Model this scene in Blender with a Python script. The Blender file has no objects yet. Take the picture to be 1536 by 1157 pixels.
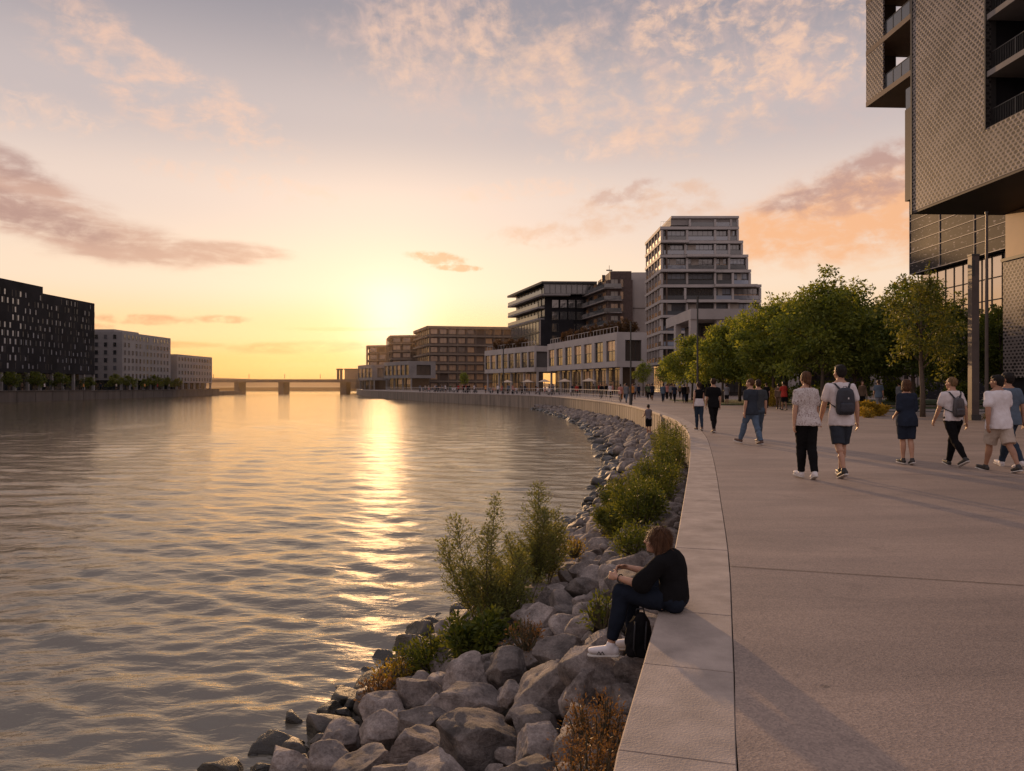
import bpy, bmesh, math, random
import numpy as np
from mathutils import Vector, Matrix, Euler, noise as mnoise
R = math.radians
random.seed(7); rng = np.random.default_rng(11)
scene = bpy.context.scene
COL = scene.collection

# ------------------------------------------------------------------ helpers
def lin(r, g, b):
    f = lambda c: ((c/255+.055)/1.055)**2.4 if c > 10 else c/255/12.92
    return (f(r), f(g), f(b), 1)

class MB:
    """collects geometry for ONE mesh object"""
    def __init__(s): s.v = []; s.f = []; s.m = []
    def add(s, vs, fs, mi=0):
        o = len(s.v); s.v += [tuple(v) for v in vs]
        s.f += [tuple(i+o for i in f) for f in fs]; s.m += [mi]*len(fs)
    def hexa(s, c, mi=0):
        s.add(c, [(0,3,2,1),(4,5,6,7),(0,1,5,4),(1,2,6,5),(2,3,7,6),(3,0,4,7)], mi)
    def box(s, x0, x1, y0, y1, z0, z1, mi=0):
        s.hexa([(x0,y0,z0),(x1,y0,z0),(x1,y1,z0),(x0,y1,z0),(x0,y0,z1),(x1,y0,z1),(x1,y1,z1),(x0,y1,z1)], mi)
    def fbox(s, F, a, b, z0, z1, d0, d1, mi=0):
        p = F.pt
        s.hexa([p(a,d0,z0),p(b,d0,z0),p(b,d1,z0),p(a,d1,z0),p(a,d0,z1),p(b,d0,z1),p(b,d1,z1),p(a,d1,z1)], mi)
    def prism(s, pts, z0, z1, mi=0):
        n = len(pts)
        s.add([(x,y,z0) for x,y in pts]+[(x,y,z1) for x,y in pts],
              [tuple(range(n))[::-1], tuple(range(n,2*n))]+[(i,(i+1)%n,n+(i+1)%n,n+i) for i in range(n)], mi)
    def tube(s, pts, rads, n=8, mi=0, cap=True):
        pts = [Vector(p) for p in pts]; o = len(s.v); k = len(pts)
        for i, p in enumerate(pts):
            t = (pts[min(i+1,k-1)]-pts[max(i-1,0)]).normalized()
            a = t.cross(Vector((0,0,1)) if abs(t.z) < .9 else Vector((1,0,0))).normalized(); b = t.cross(a)
            r = rads[i] if hasattr(rads,'__len__') else rads
            for j in range(n):
                q = p+(a*math.cos(2*math.pi*j/n)+b*math.sin(2*math.pi*j/n))*r
                s.v.append(tuple(q))
        for i in range(k-1):
            for j in range(n):
                s.f.append((o+i*n+j,o+i*n+(j+1)%n,o+(i+1)*n+(j+1)%n,o+(i+1)*n+j)); s.m.append(mi)
        if cap:
            s.f.append(tuple(o+j for j in range(n))[::-1]); s.m.append(mi)
            s.f.append(tuple(o+(k-1)*n+j for j in range(n))); s.m.append(mi)
    def mesh(s, name, mats, smooth=False):
        me = bpy.data.meshes.new(name); me.from_pydata(s.v, [], s.f)
        for m in (mats if isinstance(mats,(list,tuple)) else [mats]): me.materials.append(m)
        me.polygons.foreach_set('material_index', s.m)
        if smooth: me.polygons.foreach_set('use_smooth', [True]*len(me.polygons))
        me.update(); return me
    def build(s, name, mats, parent=None, smooth=False):
        return link(name, s.mesh(name, mats, smooth), parent)

class Face:
    """a vertical facade line from p0 to p1; depth d grows outwards (to the left of p0->p1 when out=1)"""
    def __init__(s, p0, p1, out=1):
        s.p0 = Vector(p0); d = Vector(p1)-s.p0; s.L = d.length; s.t = d/s.L
        s.n = Vector((-s.t.y, s.t.x))*out; s.out = out
        s.ang = math.atan2(s.t.y, s.t.x)
    def pt(s, a, d, z):
        q = s.p0+s.t*a+s.n*d; return (q.x, q.y, z)

def link(name, data, parent=None):
    o = bpy.data.objects.new(name, data); COL.objects.link(o)
    if parent is not None: o.parent = parent
    return o
def tag(o, label=None, cat=None, group=None, kind=None):
    if label: o['label'] = label
    if cat: o['category'] = cat
    if group: o['group'] = group
    if kind: o['kind'] = kind
    return o
def thing(name, label, cat, loc=(0,0,0), group=None):
    o = link(name, None); o.location = loc; return tag(o, label, cat, group)
def part(name, mb, mat, parent, smooth=False):
    """a part whose mesh is written in world coordinates under an unrotated Empty"""
    o = mb.build(name, mat, parent, smooth)
    p = parent; off = Vector((0,0,0))
    while p is not None: off += Vector(p.location); p = p.parent
    o.location = -off
    return o

def dup(root, loc, rz=0, sc=1., label=None, group=None):
    r = root.copy(); COL.objects.link(r); r.location = loc; r.rotation_euler = (0,0,rz); r.scale = (sc,)*3
    if label: r['label'] = label
    if group: r['group'] = group
    for ch in list(root.children):
        c = ch.copy(); COL.objects.link(c); c.parent = r
        for g_ in ch.children:
            d = g_.copy(); COL.objects.link(d); d.parent = c
    return r
# ------------------------------------------------------------------ materials
def newmat(name):
    m = bpy.data.materials.new(name); m.use_nodes = True
    nt = m.node_tree; nt.nodes.clear()
    out = nt.nodes.new('ShaderNodeOutputMaterial'); b = nt.nodes.new('ShaderNodeBsdfPrincipled')
    nt.links.new(b.outputs[0], out.inputs[0]); return m, nt, b, out
def node(nt, t, **kw):
    n = nt.nodes.new(t)
    for k, v in kw.items():
        if k.startswith('i_'): n.inputs[k[2:].replace('_',' ')].default_value = v
        else: setattr(n, k, v)
    return n
def mat(name, col, rough=.8, var=.25, scale=3., bump=.0, bscale=None, metal=0., col2=None, coord='Object', streak=False, spec=.5, detail=6):
    m, nt, b, out = newmat(name); L = nt.links.new
    col = tuple(col[:3])
    tc = node(nt,'ShaderNodeTexCoord'); mp = node(nt,'ShaderNodeMapping')
    L(tc.outputs[coord], mp.inputs[0])
    if streak: mp.inputs['Scale'].default_value = (1,1,.12)
    n = node(nt,'ShaderNodeTexNoise', i_Scale=scale, i_Detail=detail, i_Roughness=.6); L(mp.outputs[0], n.inputs['Vector'])
    cr = node(nt,'ShaderNodeValToRGB'); e = cr.color_ramp.elements
    e[0].position = .3; e[1].position = .72
    c2 = tuple(col2[:3]) if col2 else tuple(min(1,c*(1+var)) for c in col)
    c1 = tuple(c*(1-var) for c in col) if not col2 else col
    e[0].color = (*c1,1); e[1].color = (*c2,1)
    L(n.outputs['Fac'], cr.inputs[0]); L(cr.outputs[0], b.inputs['Base Color'])
    b.inputs['Roughness'].default_value = rough; b.inputs['Metallic'].default_value = metal
    b.inputs['Specular IOR Level'].default_value = spec
    if bump:
        n2 = node(nt,'ShaderNodeTexNoise', i_Scale=bscale or scale*8, i_Detail=4.); L(tc.outputs[coord], n2.inputs['Vector'])
        bp = node(nt,'ShaderNodeBump', i_Strength=bump, i_Distance=.02); L(n2.outputs['Fac'], bp.inputs['Height']); L(bp.outputs[0], b.inputs['Normal'])
    return m
def glass(name, col=(.03,.035,.04), rough=.08, wob=.02, spec=.9, var=.0):
    """window glass seen from outside: dark, mirror-like, each pane slightly warped"""
    m, nt, b, out = newmat(name); L = nt.links.new
    tc = node(nt,'ShaderNodeTexCoord')
    n = node(nt,'ShaderNodeTexNoise', i_Scale=.9, i_Detail=1.); L(tc.outputs['Object'], n.inputs['Vector'])
    bp = node(nt,'ShaderNodeBump', i_Strength=wob*10, i_Distance=.05); L(n.outputs['Fac'], bp.inputs['Height']); L(bp.outputs[0], b.inputs['Normal'])
    b.inputs['Base Color'].default_value = (*col[:3],1); b.inputs['Roughness'].default_value = rough
    b.inputs['Specular IOR Level'].default_value = spec; b.inputs['IOR'].default_value = 1.8
    if var:
        oi = node(nt,'ShaderNodeObjectInfo'); mx = node(nt,'ShaderNodeMixRGB')
        mx.inputs[1].default_value = (*[c*.4 for c in col[:3]],1); mx.inputs[2].default_value = (*[c*(1+var) for c in col[:3]],1)
        L(oi.outputs['Random'], mx.inputs[0]); L(mx.outputs[0], b.inputs['Base Color'])
    return m

M = {}
M['coping'] = mat('coping_concrete', (.34,.275,.232), .78, .3, 3.2, .3, 90, detail=10)
M['seawall'] = mat('seawall_concrete', (.25,.2,.155), .85, .4, 1.3, .3, 14, streak=True)
M['conc_light'] = mat('pale_concrete', (.42,.385,.365), .75, .12, .35, .1, 6)
M['conc_mid'] = mat('grey_concrete', (.25,.23,.22), .8, .18, .4)
M['conc_dark'] = mat('dark_concrete', (.1,.09,.085), .8, .2, .4)
M['black'] = mat('black_cladding', (.022,.021,.024), .85, .4, .25, spec=.15)
M['greywhite'] = mat('grey_render', (.27,.25,.245), .8, .1, .2)
M['bronze'] = mat('bronze_slab', (.2,.15,.11), .7, .2, .3)
M['brownwall'] = mat('brown_wall', (.11,.075,.055), .75, .25, .5)
M['brick'] = mat('dark_brick', (.1,.07,.062), .85, .3, 1.5)
M['steel'] = mat('painted_steel', (.05,.048,.046), .45, .15, 1., metal=.3)
M['pole'] = mat('bronze_pole', (.09,.07,.06), .5, .25, 2., metal=.2)
M['railing'] = mat('pale_railing', (.42,.38,.36), .5, .1, 2.)
M['glass'] = glass('window_glass')
M['glass_var'] = glass('varied_glass', (.06,.06,.065), .1, var=1.2)
M['glass_bal'] = glass('balcony_glass', (.09,.095,.10), .12, spec=.6)
M['glass_brown'] = glass('brown_glass', (.09,.055,.03), .15)
M['glass_blue'] = glass('sky_blue_glass', (.2,.23,.28), .12, wob=.03, var=.5)
M['blind'] = mat('window_blind', (.38,.34,.3), .8, .2, 1.)
M['quay'] = mat('quay_concrete', (.11,.09,.078), .85, .3, .6, streak=True)
M['soil'] = mat('dark_soil', (.05,.04,.03), .95, .4, 3., .6, 12)
M['bark'] = mat('bark', (.1,.075,.055), .9, .35, 9., .5, 40)

# ------------------------------------------------------------------ world
SUN_AZ, SUN_EL = R(-10.), R(8.)
GD = Vector((math.sin(R(-9.3))*math.cos(R(4.6)), math.cos(R(-9.3))*math.cos(R(4.6)), math.sin(R(4.6))))   # brightest part of the glow, set lower than the sun lamp
SD = Vector((math.sin(SUN_AZ)*math.cos(SUN_EL), math.cos(SUN_AZ)*math.cos(SUN_EL), math.sin(SUN_EL)))
world = bpy.data.worlds.new("World"); scene.world = world; world.use_nodes = True
wt = world.node_tree; wt.nodes.clear(); WL = wt.links.new
class X:
    """tiny expression wrapper over math nodes"""
    def __init__(s, o): s.o = o
    def _op(s, op, *a):
        n = wt.nodes.new('ShaderNodeMath'); n.operation = op
        for i, q in enumerate((s,)+a):
            if isinstance(q, X): WL(q.o, n.inputs[i])
            else: n.inputs[i].default_value = q
        return X(n.outputs[0])
    def __add__(s,b): return s._op('ADD',b)
    __radd__ = __add__
    def __sub__(s,b): return s._op('SUBTRACT',b)
    def __rsub__(s,b): return (s*-1)+b
    def __mul__(s,b): return s._op('MULTIPLY',b)
    __rmul__ = __mul__
    def __truediv__(s,b): return s._op('DIVIDE',b)
    def exp(s): return s._op('EXPONENT')
def smooth(x, a, b):
    n = wt.nodes.new('ShaderNodeMapRange'); n.interpolation_type = 'SMOOTHSTEP'
    WL(x.o, n.inputs[0]); n.inputs[1].default_value = a; n.inputs[2].default_value = b; return X(n.outputs[0])
def cxyz(x, y, z):
    n = wt.nodes.new('ShaderNodeCombineXYZ')
    for i, q in enumerate((x,y,z)):
        if isinstance(q, X): WL(q.o, n.inputs[i])
        else: n.inputs[i].default_value = q
    return n.outputs[0]
def wnoise(vec, scale, detail=5, rough=.55, dist=0., off=0):
    n = wt.nodes.new('ShaderNodeTexNoise'); n.noise_dimensions = '4D'; n.inputs['W'].default_value = off
    n.inputs['Scale'].default_value = scale; n.inputs['Detail'].default_value = detail
    n.inputs['Roughness'].default_value = rough; n.inputs['Distortion'].default_value = dist
    WL(vec, n.inputs['Vector']); return X(n.outputs['Fac'])
def mixc(fac, a, b):
    n = wt.nodes.new('ShaderNodeMixRGB')
    if isinstance(fac, X): WL(fac.o, n.inputs[0])
    else: n.inputs[0].default_value = fac
    for i, q in ((1,a),(2,b)):
        if isinstance(q, tuple): n.inputs[i].default_value = (*q[:3],1)
        else: WL(q, n.inputs[i])
    return n.outputs[0]
def addc(a, b, fac=1., op='ADD'):
    n = wt.nodes.new('ShaderNodeMixRGB'); n.blend_type = op
    if isinstance(fac, X): WL(fac.o, n.inputs[0])
    else: n.inputs[0].default_value = fac
    for i, q in ((1,a),(2,b)):
        if isinstance(q, tuple): n.inputs[i].default_value = (*q[:3],1)
        else: WL(q, n.inputs[i])
    return n.outputs[0]
tcw = wt.nodes.new('ShaderNodeTexCoord'); sep = wt.nodes.new('ShaderNodeSeparateXYZ'); WL(tcw.outputs['Generated'], sep.inputs[0])
dx, dy, dz = (X(sep.outputs[i]) for i in range(3))
az = dx._op('ARCTAN2', dy)*(180/math.pi); el = dz._op('ARCSINE')*(180/math.pi)
def ramp(x, stops):
    n = wt.nodes.new('ShaderNodeValToRGB'); cr = n.color_ramp; cr.interpolation = 'EASE'
    while len(cr.elements) < len(stops): cr.elements.new(.5)
    for e, (p, c) in zip(cr.elements, stops): e.position = p; e.color = c
    WL(x.o, n.inputs[0]); return n.outputs[0]
elN = el/45
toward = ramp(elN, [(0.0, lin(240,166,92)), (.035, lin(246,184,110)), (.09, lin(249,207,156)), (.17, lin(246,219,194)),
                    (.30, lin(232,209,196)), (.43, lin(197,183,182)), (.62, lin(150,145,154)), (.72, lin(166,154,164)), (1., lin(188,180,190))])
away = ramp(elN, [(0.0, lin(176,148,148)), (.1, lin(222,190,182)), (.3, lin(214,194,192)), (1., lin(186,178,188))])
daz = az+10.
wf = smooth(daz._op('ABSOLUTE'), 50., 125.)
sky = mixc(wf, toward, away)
# sides of the frame a little greyer / pinker than the middle
# glow round the sun
dp = wt.nodes.new('ShaderNodeVectorMath'); dp.operation = 'DOT_PRODUCT'; WL(tcw.outputs['Generated'], dp.inputs[0]); dp.inputs[1].default_value = GD
ang = X(dp.outputs['Value'])._op('ARCCOSINE')*(180/math.pi)
g1 = (ang*ang*(-1/(2*2.1**2))).exp(); g2 = (ang*(-1/9.)).exp()
# ---- clouds
plane = cxyz(dx/(dz+.06), dy/(dz+.06), 0.)
ae = cxyz(az*.1, el*.1, 0.); aes = cxyz(az*.05, el*.2, 0.)
def blob(a0, e0, wa, we, rot=0.):
    c, s_ = math.cos(R(rot)), math.sin(R(rot)); a = az-a0; e = el-e0
    u = (a*c+e*s_)*(1/wa); v = (e*c-a*s_)*(1/we)
    return ((u*u+v*v)*-1).exp()
def cloud(sky, masks, nz, bias, col, amt=.9, t0=.3, t1=1.0, con=3.6):
    msk = masks[0]
    for m_ in masks[1:]: msk = msk._op('MAXIMUM', m_)
    msk = (msk*1.55)._op('MINIMUM', 1.)
    n_ = (nz-.5)*con+(.5+bias)
    d = smooth(msk*n_, t0, t1)*amt
    return mixc(d, sky, col)
n_alto = wnoise(plane, 2.6, 5, .62, .35, 1.)
n_fine = wnoise(plane, 6.5, 6, .6, .6, 3.)
n_wisp = wnoise(cxyz(az*.22, el*.12+az*.05, 0.), 2.2, 5, .65, 1.2, 5.)
n_wisp2 = wnoise(cxyz(az*.16, el*.2, 0.), 4.5, 6, .6, .8, 6.)
n_band = wnoise(cxyz(az*.05, el*.3, 0.), 3., 6, .6, .5, 8.)
n_puff = wnoise(cxyz(az*.12, el*.22, 0.), 4., 5, .62, .4, 9.)
n_shade = wnoise(cxyz(az*.12, el*.3, 0.), 2.6, 6, .6, .4, 12.)
n_big = wnoise(cxyz(az*.05, el*.09, 0.), 2.2, 4, .5, .5, 14.)
n_sm = wnoise(cxyz(az*.12, el*.19, 0.), 4.6, 5, .62, .35, 15.)
mixn = lambda a, b, k=.5: a*(1-k)+b*k
sky = cloud(sky, [blob(10,23,22,6,-4), blob(-6,25,10,5)], mixn(n_wisp2, n_big), .1, lin(222,188,176), .6, .2, 1.2)
sky = cloud(sky, [blob(9,20.5,12,3.6,-8), blob(2,24,7,4,0)], mixn(mixn(n_puff, n_sm,.5), n_big, .3), .14, lin(246,202,172), .8, .3, 1.2)
sky = cloud(sky, [blob(19.5,21.5,8,2.4,3), blob(17,26,10,4.5,0), blob(25,24,6,4,0)], mixn(n_sm, n_big, .35), .06, lin(248,204,174), .74, .3, 1.1, 4.8)
sky = cloud(sky, [blob(-7.5,25,4.6,4.2,-20), blob(-2.5,26.5,3,3,-20)], mixn(n_wisp, n_sm,.6), .14, lin(243,200,174), .62, .3, 1.2)
sky = cloud(sky, [blob(-24.5,19.6,9.5,2.6,-17), blob(-28,21.8,5.5,2.0,-28)], mixn(n_fine, n_sm,.5), .12, lin(242,198,174), .75, .3, 1.15)
sky = cloud(sky, [blob(-36,17.5,9,1.5,-3), blob(-20,14.6,9,1.0,-5), blob(6.5,17.6,5,.7,6), blob(1,15,8,.9,4)], mixn(n_wisp2, n_sm,.3), .12, lin(242,204,182), .6, .3, 1.2)
sky = cloud(sky, [blob(8.5,13.4,5.2,1.9,10), blob(3.,11.6,5,1.1,4), blob(13.5,14,3,1.6,0)], mixn(n_puff, n_sm,.4), .22, lin(226,184,158), .72, .35, 1.2)
sky = cloud(sky, [blob(9,14.6,3.5,.9,8)], n_sm, .2, lin(200,164,152), .6, .35, 1.2)
# dark bands low on the left
sky = cloud(sky, [blob(-34.5,12.2,7,1.7,-14), blob(-30.5,10.3,8.5,1.5,-9), blob(-25.,9.3,7,1.,2), blob(-20,9.8,3.6,.6,-3)], mixn(n_band, n_puff,.35), .58, lin(200,158,142), .9, .25, 1.3)
sky = cloud(sky, [blob(-34.5,11.3,7,1.1,-13), blob(-36,14.2,4,1.1,-10)], mixn(n_band, n_puff,.5), .42, lin(172,136,130), .75, .3, 1.2)
sky = cloud(sky, [blob(-26.8,4.6,3.4,.42,0), blob(-21.5,4.8,1.9,.34,0), blob(-31,3.9,3,.35,2)], mixn(n_puff, n_sm,.4), .3, lin(214,156,120), .85, .3, 1.1)
sky = cloud(sky, [blob(-16,2.85,6.,.5,2), blob(-27,2.9,6,.3,0)], mixn(n_band, n_puff,.4), .38, lin(222,152,100), .85, .3, 1.2)
sky = cloud(sky, [blob(-14,1.6,7.,.22,0), blob(-13,4.3,5,.16,1)], n_band, .3, lin(240,186,120), .6, .3, 1.2)
sky = cloud(sky, [blob(-5.8,9.8,2.3,.55,-6), blob(-4.3,9.1,2.,.3,-2)], n_sm, .3, lin(214,166,132), .9, .35, 1.)
# big cloud on the right: bright orange belly, grey top
sky = cloud(sky, [blob(28,12.2,10,3.2,8), blob(20.5,11.2,6,2.1,4)], mixn(n_puff, n_shade,.4), .55, lin(244,182,136), .95, .2, 1.2)
sky = cloud(sky, [blob(28.5,14.8,8.,1.9,12), blob(22.,13.3,3.6,.8,8)], mixn(n_puff, n_sm,.5), .42, lin(188,150,140), .9, .3, 1.2)
sky = cloud(sky, [blob(25,12.6,4,.7,8)], n_sm, .2, lin(206,158,138), .6, .3, 1.2)
sky = cloud(sky, [blob(36,8,10,2.5,0)], n_shade, .1, lin(246,200,156), .5, .3, 1.2)
band = ((el*(1/7.))*(el*(1/7.))*-1).exp()*((daz*(1/38.))*(daz*(1/38.))*-1).exp()
sky = addc(sky, mixc(band, (0,0,0), (.07,.03,.0)), 1.)
sky = addc(sky, mixc(g1, (0,0,0), (.26,.27,.30)), 1.)
sky = addc(sky, mixc(g2, (0,0,0), (.10,.075,.055)), 1.)
# below the horizon: dull ground tone
sky = mixc(smooth(el, -2., -.2), (.12,.1,.09), sky)
nish = wt.nodes.new('ShaderNodeTexSky'); nish.sky_type = 'NISHITA'; nish.sun_disc = False
nish.sun_elevation = SUN_EL; nish.sun_rotation = SUN_AZ; nish.air_density = 1.2; nish.dust_density = 2.
bgA = wt.nodes.new('ShaderNodeBackground'); bgA.inputs[1].default_value = .006; WL(nish.outputs[0], bgA.inputs[0])
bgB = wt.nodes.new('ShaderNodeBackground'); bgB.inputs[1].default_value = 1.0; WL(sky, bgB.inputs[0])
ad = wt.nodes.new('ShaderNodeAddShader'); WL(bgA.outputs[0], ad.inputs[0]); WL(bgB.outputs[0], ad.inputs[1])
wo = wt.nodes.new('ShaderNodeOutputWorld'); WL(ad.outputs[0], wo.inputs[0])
world.cycles.sampling_method = 'MANUAL'; world.cycles.sample_map_resolution = 1024

sun = bpy.data.lights.new('sun', 'SUN'); sun.energy = 3.0; sun.angle = R(1.); sun.color = (1.,.58,.27)
so = link('sun', sun); so.rotation_euler = SD.to_track_quat('Z','Y').to_euler()
so.location = (-30, 150, 40)

cam = bpy.data.cameras.new('camera'); co = link('camera', cam)
cam.sensor_width = 36; cam.lens = 36*1100/1536; cam.clip_end = 6000; cam.clip_start = .05
co.location = (0,0,1.5); co.rotation_euler = (R(90),0,0); scene.camera = co
scene.view_settings.view_transform = 'Standard'; scene.view_settings.look = 'None'; scene.view_settings.exposure = 0
scene.cycles.use_denoising = True
scene.cycles.max_bounces = 6; scene.cycles.transparent_max_bounces = 12
scene.cycles.sample_clamp_indirect = 2; scene.cycles.sample_clamp_direct = 1.3
scene.cycles.caustics_reflective = False; scene.cycles.caustics_refractive = False

# ------------------------------------------------------------------ shore line
WP = np.array([(-4.2,-14),(-1.75,-5),(-.32,0),(0.39,2.85),(0.67,3.83),(0.94,4.77),(1.45,6.57),(2.12,9.12),(3.28,13.6),(4.4,18.1),(5.25,21.7),(6.3,27),(7.4,34.4),(8.5,47.8),(8.9,60),(8.3,75),(6.3,95),(2.5,112),(-3.5,128),(-12,145),(-25,175),(-47,235),(-70,330),(-84,420)])
def catmull(P, n=12):
    out = []
    for i in range(len(P)-1):
        p0, p1, p2, p3 = P[max(i-1,0)], P[i], P[i+1], P[min(i+2,len(P)-1)]
        for k in range(n):
            t = k/n
            out.append(.5*((2*p1)+(-p0+p2)*t+(2*p0-5*p1+4*p2-p3)*t*t+(-p0+3*p1-3*p2+p3)*t**3))
    out.append(P[-1]); return np.array(out)
WC = catmull(WP)
seg = np.r_[0, np.cumsum(np.hypot(*np.diff(WC,axis=0).T))]
def wpos(s): return np.array([np.interp(s, seg, WC[:,0]), np.interp(s, seg, WC[:,1])])
def wnrm(s):     # unit normal pointing to the land
    d = wpos(s+.2)-wpos(s-.2); d /= np.hypot(*d); return np.array([d[1], -d[0]])
def sOfY(Y): return float(np.interp(Y, WC[:,1], seg))
def wx(Y): return float(np.interp(Y, WC[:,1], WC[:,0]))
WZ = -1.95
def sbase(Y): return float(np.interp(Y,[0,6,14,25,35],[-.42,-.45,-.6,-.9,-1.1]))
def swid(Y): return float(np.interp(Y,[0,9,17,60,90,112],[3.7,3.6,2.9,3.0,2.2,.6]))
def slope(x, Y):
    u = (wx(Y)-x)*.966; b = sbase(Y); return b+(WZ-b)*u/swid(Y)
CW = .47
# ground: one sheet from the coping inwards to the horizon
def ground_material():
    m, nt, b, out = newmat('promenade_concrete'); L = nt.links.new
    tc = node(nt,'ShaderNodeTexCoord')
    big = node(nt,'ShaderNodeTexNoise', i_Scale=.35, i_Detail=5.); L(tc.outputs['Object'], big.inputs['Vector'])
    fine = node(nt,'ShaderNodeTexVoronoi', i_Scale=95.); L(tc.outputs['Object'], fine.inputs['Vector'])
    fn = node(nt,'ShaderNodeTexNoise', i_Scale=60., i_Detail=5., i_Roughness=.7); L(tc.outputs['Object'], fn.inputs['Vector'])
    mp = node(nt,'ShaderNodeMapping'); mp.inputs['Scale'].default_value = (.5,2.2,1); mp.inputs['Rotation'].default_value = (0,0,.3)
    L(tc.outputs['Object'], mp.inputs[0])
    st = node(nt,'ShaderNodeTexNoise', i_Scale=.8, i_Detail=7., i_Roughness=.65, i_Distortion=.6); L(mp.outputs[0], st.inputs['Vector'])
    r1 = node(nt,'ShaderNodeValToRGB'); e = r1.color_ramp.elements; e[0].position=.3; e[1].position=.7
    e[0].color=(.225,.172,.14,1); e[1].color=(.32,.245,.20,1); L(big.outputs['Fac'], r1.inputs[0])
    r2 = node(nt,'ShaderNodeValToRGB'); e = r2.color_ramp.elements; e[0].position=.35; e[1].position=.75
    e[0].color=(.7,.7,.72,1); e[1].color=(1.12,1.1,1.08,1); L(st.outputs['Fac'], r2.inputs[0])
    m1 = node(nt,'ShaderNodeMixRGB', blend_type='MULTIPLY'); m1.inputs[0].default_value = .8
    L(r1.outputs[0], m1.inputs[1]); L(r2.outputs[0], m1.inputs[2])
    r3 = node(nt,'ShaderNodeValToRGB'); e = r3.color_ramp.elements; e[0].position=.0; e[1].position=1.
    e[0].color=(.62,.6,.6,1); e[1].color=(1.5,1.46,1.4,1); L(fine.outputs['Color'], r3.inputs[0])
    m2 = node(nt,'ShaderNodeMixRGB', blend_type='MULTIPLY'); m2.inputs[0].default_value = .7
    L(m1.outputs[0], m2.inputs[1]); L(r3.outputs[0], m2.inputs[2]); L(m2.outputs[0], b.inputs['Base Color'])
    gum = node(nt,'ShaderNodeTexVoronoi', i_Scale=1.7); L(tc.outputs['Object'], gum.inputs['Vector'])
    gr = node(nt,'ShaderNodeMapRange', interpolation_type='SMOOTHSTEP'); L(gum.outputs['Distance'], gr.inputs[0]); gr.inputs[1].default_value=.035; gr.inputs[2].default_value=.05; gr.inputs[3].default_value=.62; gr.inputs[4].default_value=1.
    sn = node(nt,'ShaderNodeTexNoise', i_Scale=1.1, i_Detail=8., i_Roughness=.7, i_Distortion=1.5); L(tc.outputs['Object'], sn.inputs['Vector'])
    sr = node(nt,'ShaderNodeMapRange', interpolation_type='SMOOTHSTEP'); L(sn.outputs['Fac'], sr.inputs[0]); sr.inputs[1].default_value=.56; sr.inputs[2].default_value=.72; sr.inputs[3].default_value=1.; sr.inputs[4].default_value=.78
    mg = node(nt,'ShaderNodeMath', operation='MULTIPLY'); L(gr.outputs[0], mg.inputs[0]); L(sr.outputs[0], mg.inputs[1])
    m4 = node(nt,'ShaderNodeMixRGB', blend_type='MULTIPLY'); m4.inputs[0].default_value = 1.; L(m2.outputs[0], m4.inputs[1]); L(mg.outputs[0], m4.inputs[2]); L(m4.outputs[0], b.inputs['Base Color'])
    b.inputs['Roughness'].default_value = .62
    ad = node(nt,'ShaderNodeMath', operation='ADD'); L(fn.outputs['Fac'], ad.inputs[0]); L(fine.outputs['Distance'], ad.inputs[1])
    bp = node(nt,'ShaderNodeBump', i_Strength=.35, i_Distance=.004); L(ad.outputs[0], bp.inputs['Height']); L(bp.outputs[0], b.inputs['Normal'])
    return m
M['ground'] = ground_material()
mb = MB(); S = np.concatenate([np.arange(0,80,.5), np.arange(80,seg[-1],4.)])
rows = []
for s in S:
    p = wpos(s)+wnrm(s)*(CW+.004); rows.append(p)
far = []
vs = [(p[0],p[1],0) for p in rows]+[(900 if p[1] > -10 else 900, p[1]*1.0, 0) for p in rows]
n = len(rows)
# second column monotone in y so the sheet never folds
mb.add(vs, [(i, n+i, n+i+1, i+1) for i in range(n-1)])
p = rows[-1]
mb.add([(p[0],p[1],0),(900,p[1],0),(900,2500,0),(-260,2500,0)], [(0,1,2,3)])
g = mb.build('promenade', M['ground']); tag(g, kind='structure')
# expansion joints as thin dark strips just above the paving
mj = mat('joint_dark', (.085,.066,.056), .95, .3, 8.)
mb = MB()
def strip(pts, w, z=.004):
    pts = [Vector((*q,0)) for q in pts]; k = len(pts); vs = []
    for i, q in enumerate(pts):
        t = (pts[min(i+1,k-1)]-pts[max(i-1,0)]).normalized(); nn = Vector((-t.y,t.x,0))*w/2
        vs += [(q+nn)+Vector((0,0,z)), (q-nn)+Vector((0,0,z))]
    mb.add(vs, [(2*i,2*i+1,2*i+3,2*i+2) for i in range(k-1)])
for Y in (-.5, 6.2, 13.3, 21.5, 31., 43.):
    s = sOfY(Y); p0 = wpos(s)+wnrm(s)*(CW+.01); nn = wnrm(s)
    pts = [tuple(p0+nn*k*1.5+np.array([0,-(k*1.5)**1.6*.004])+rng.normal(0,.003,2)) for k in range(0,30)]
    strip(pts, .012)
s_pts = [tuple(wpos(s)+wnrm(s)*9.2) for s in np.arange(0,70,1.)]
strip(s_pts, .014, .005)
tag(mb.build('pavement_joints', mj), kind='structure')

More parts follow.
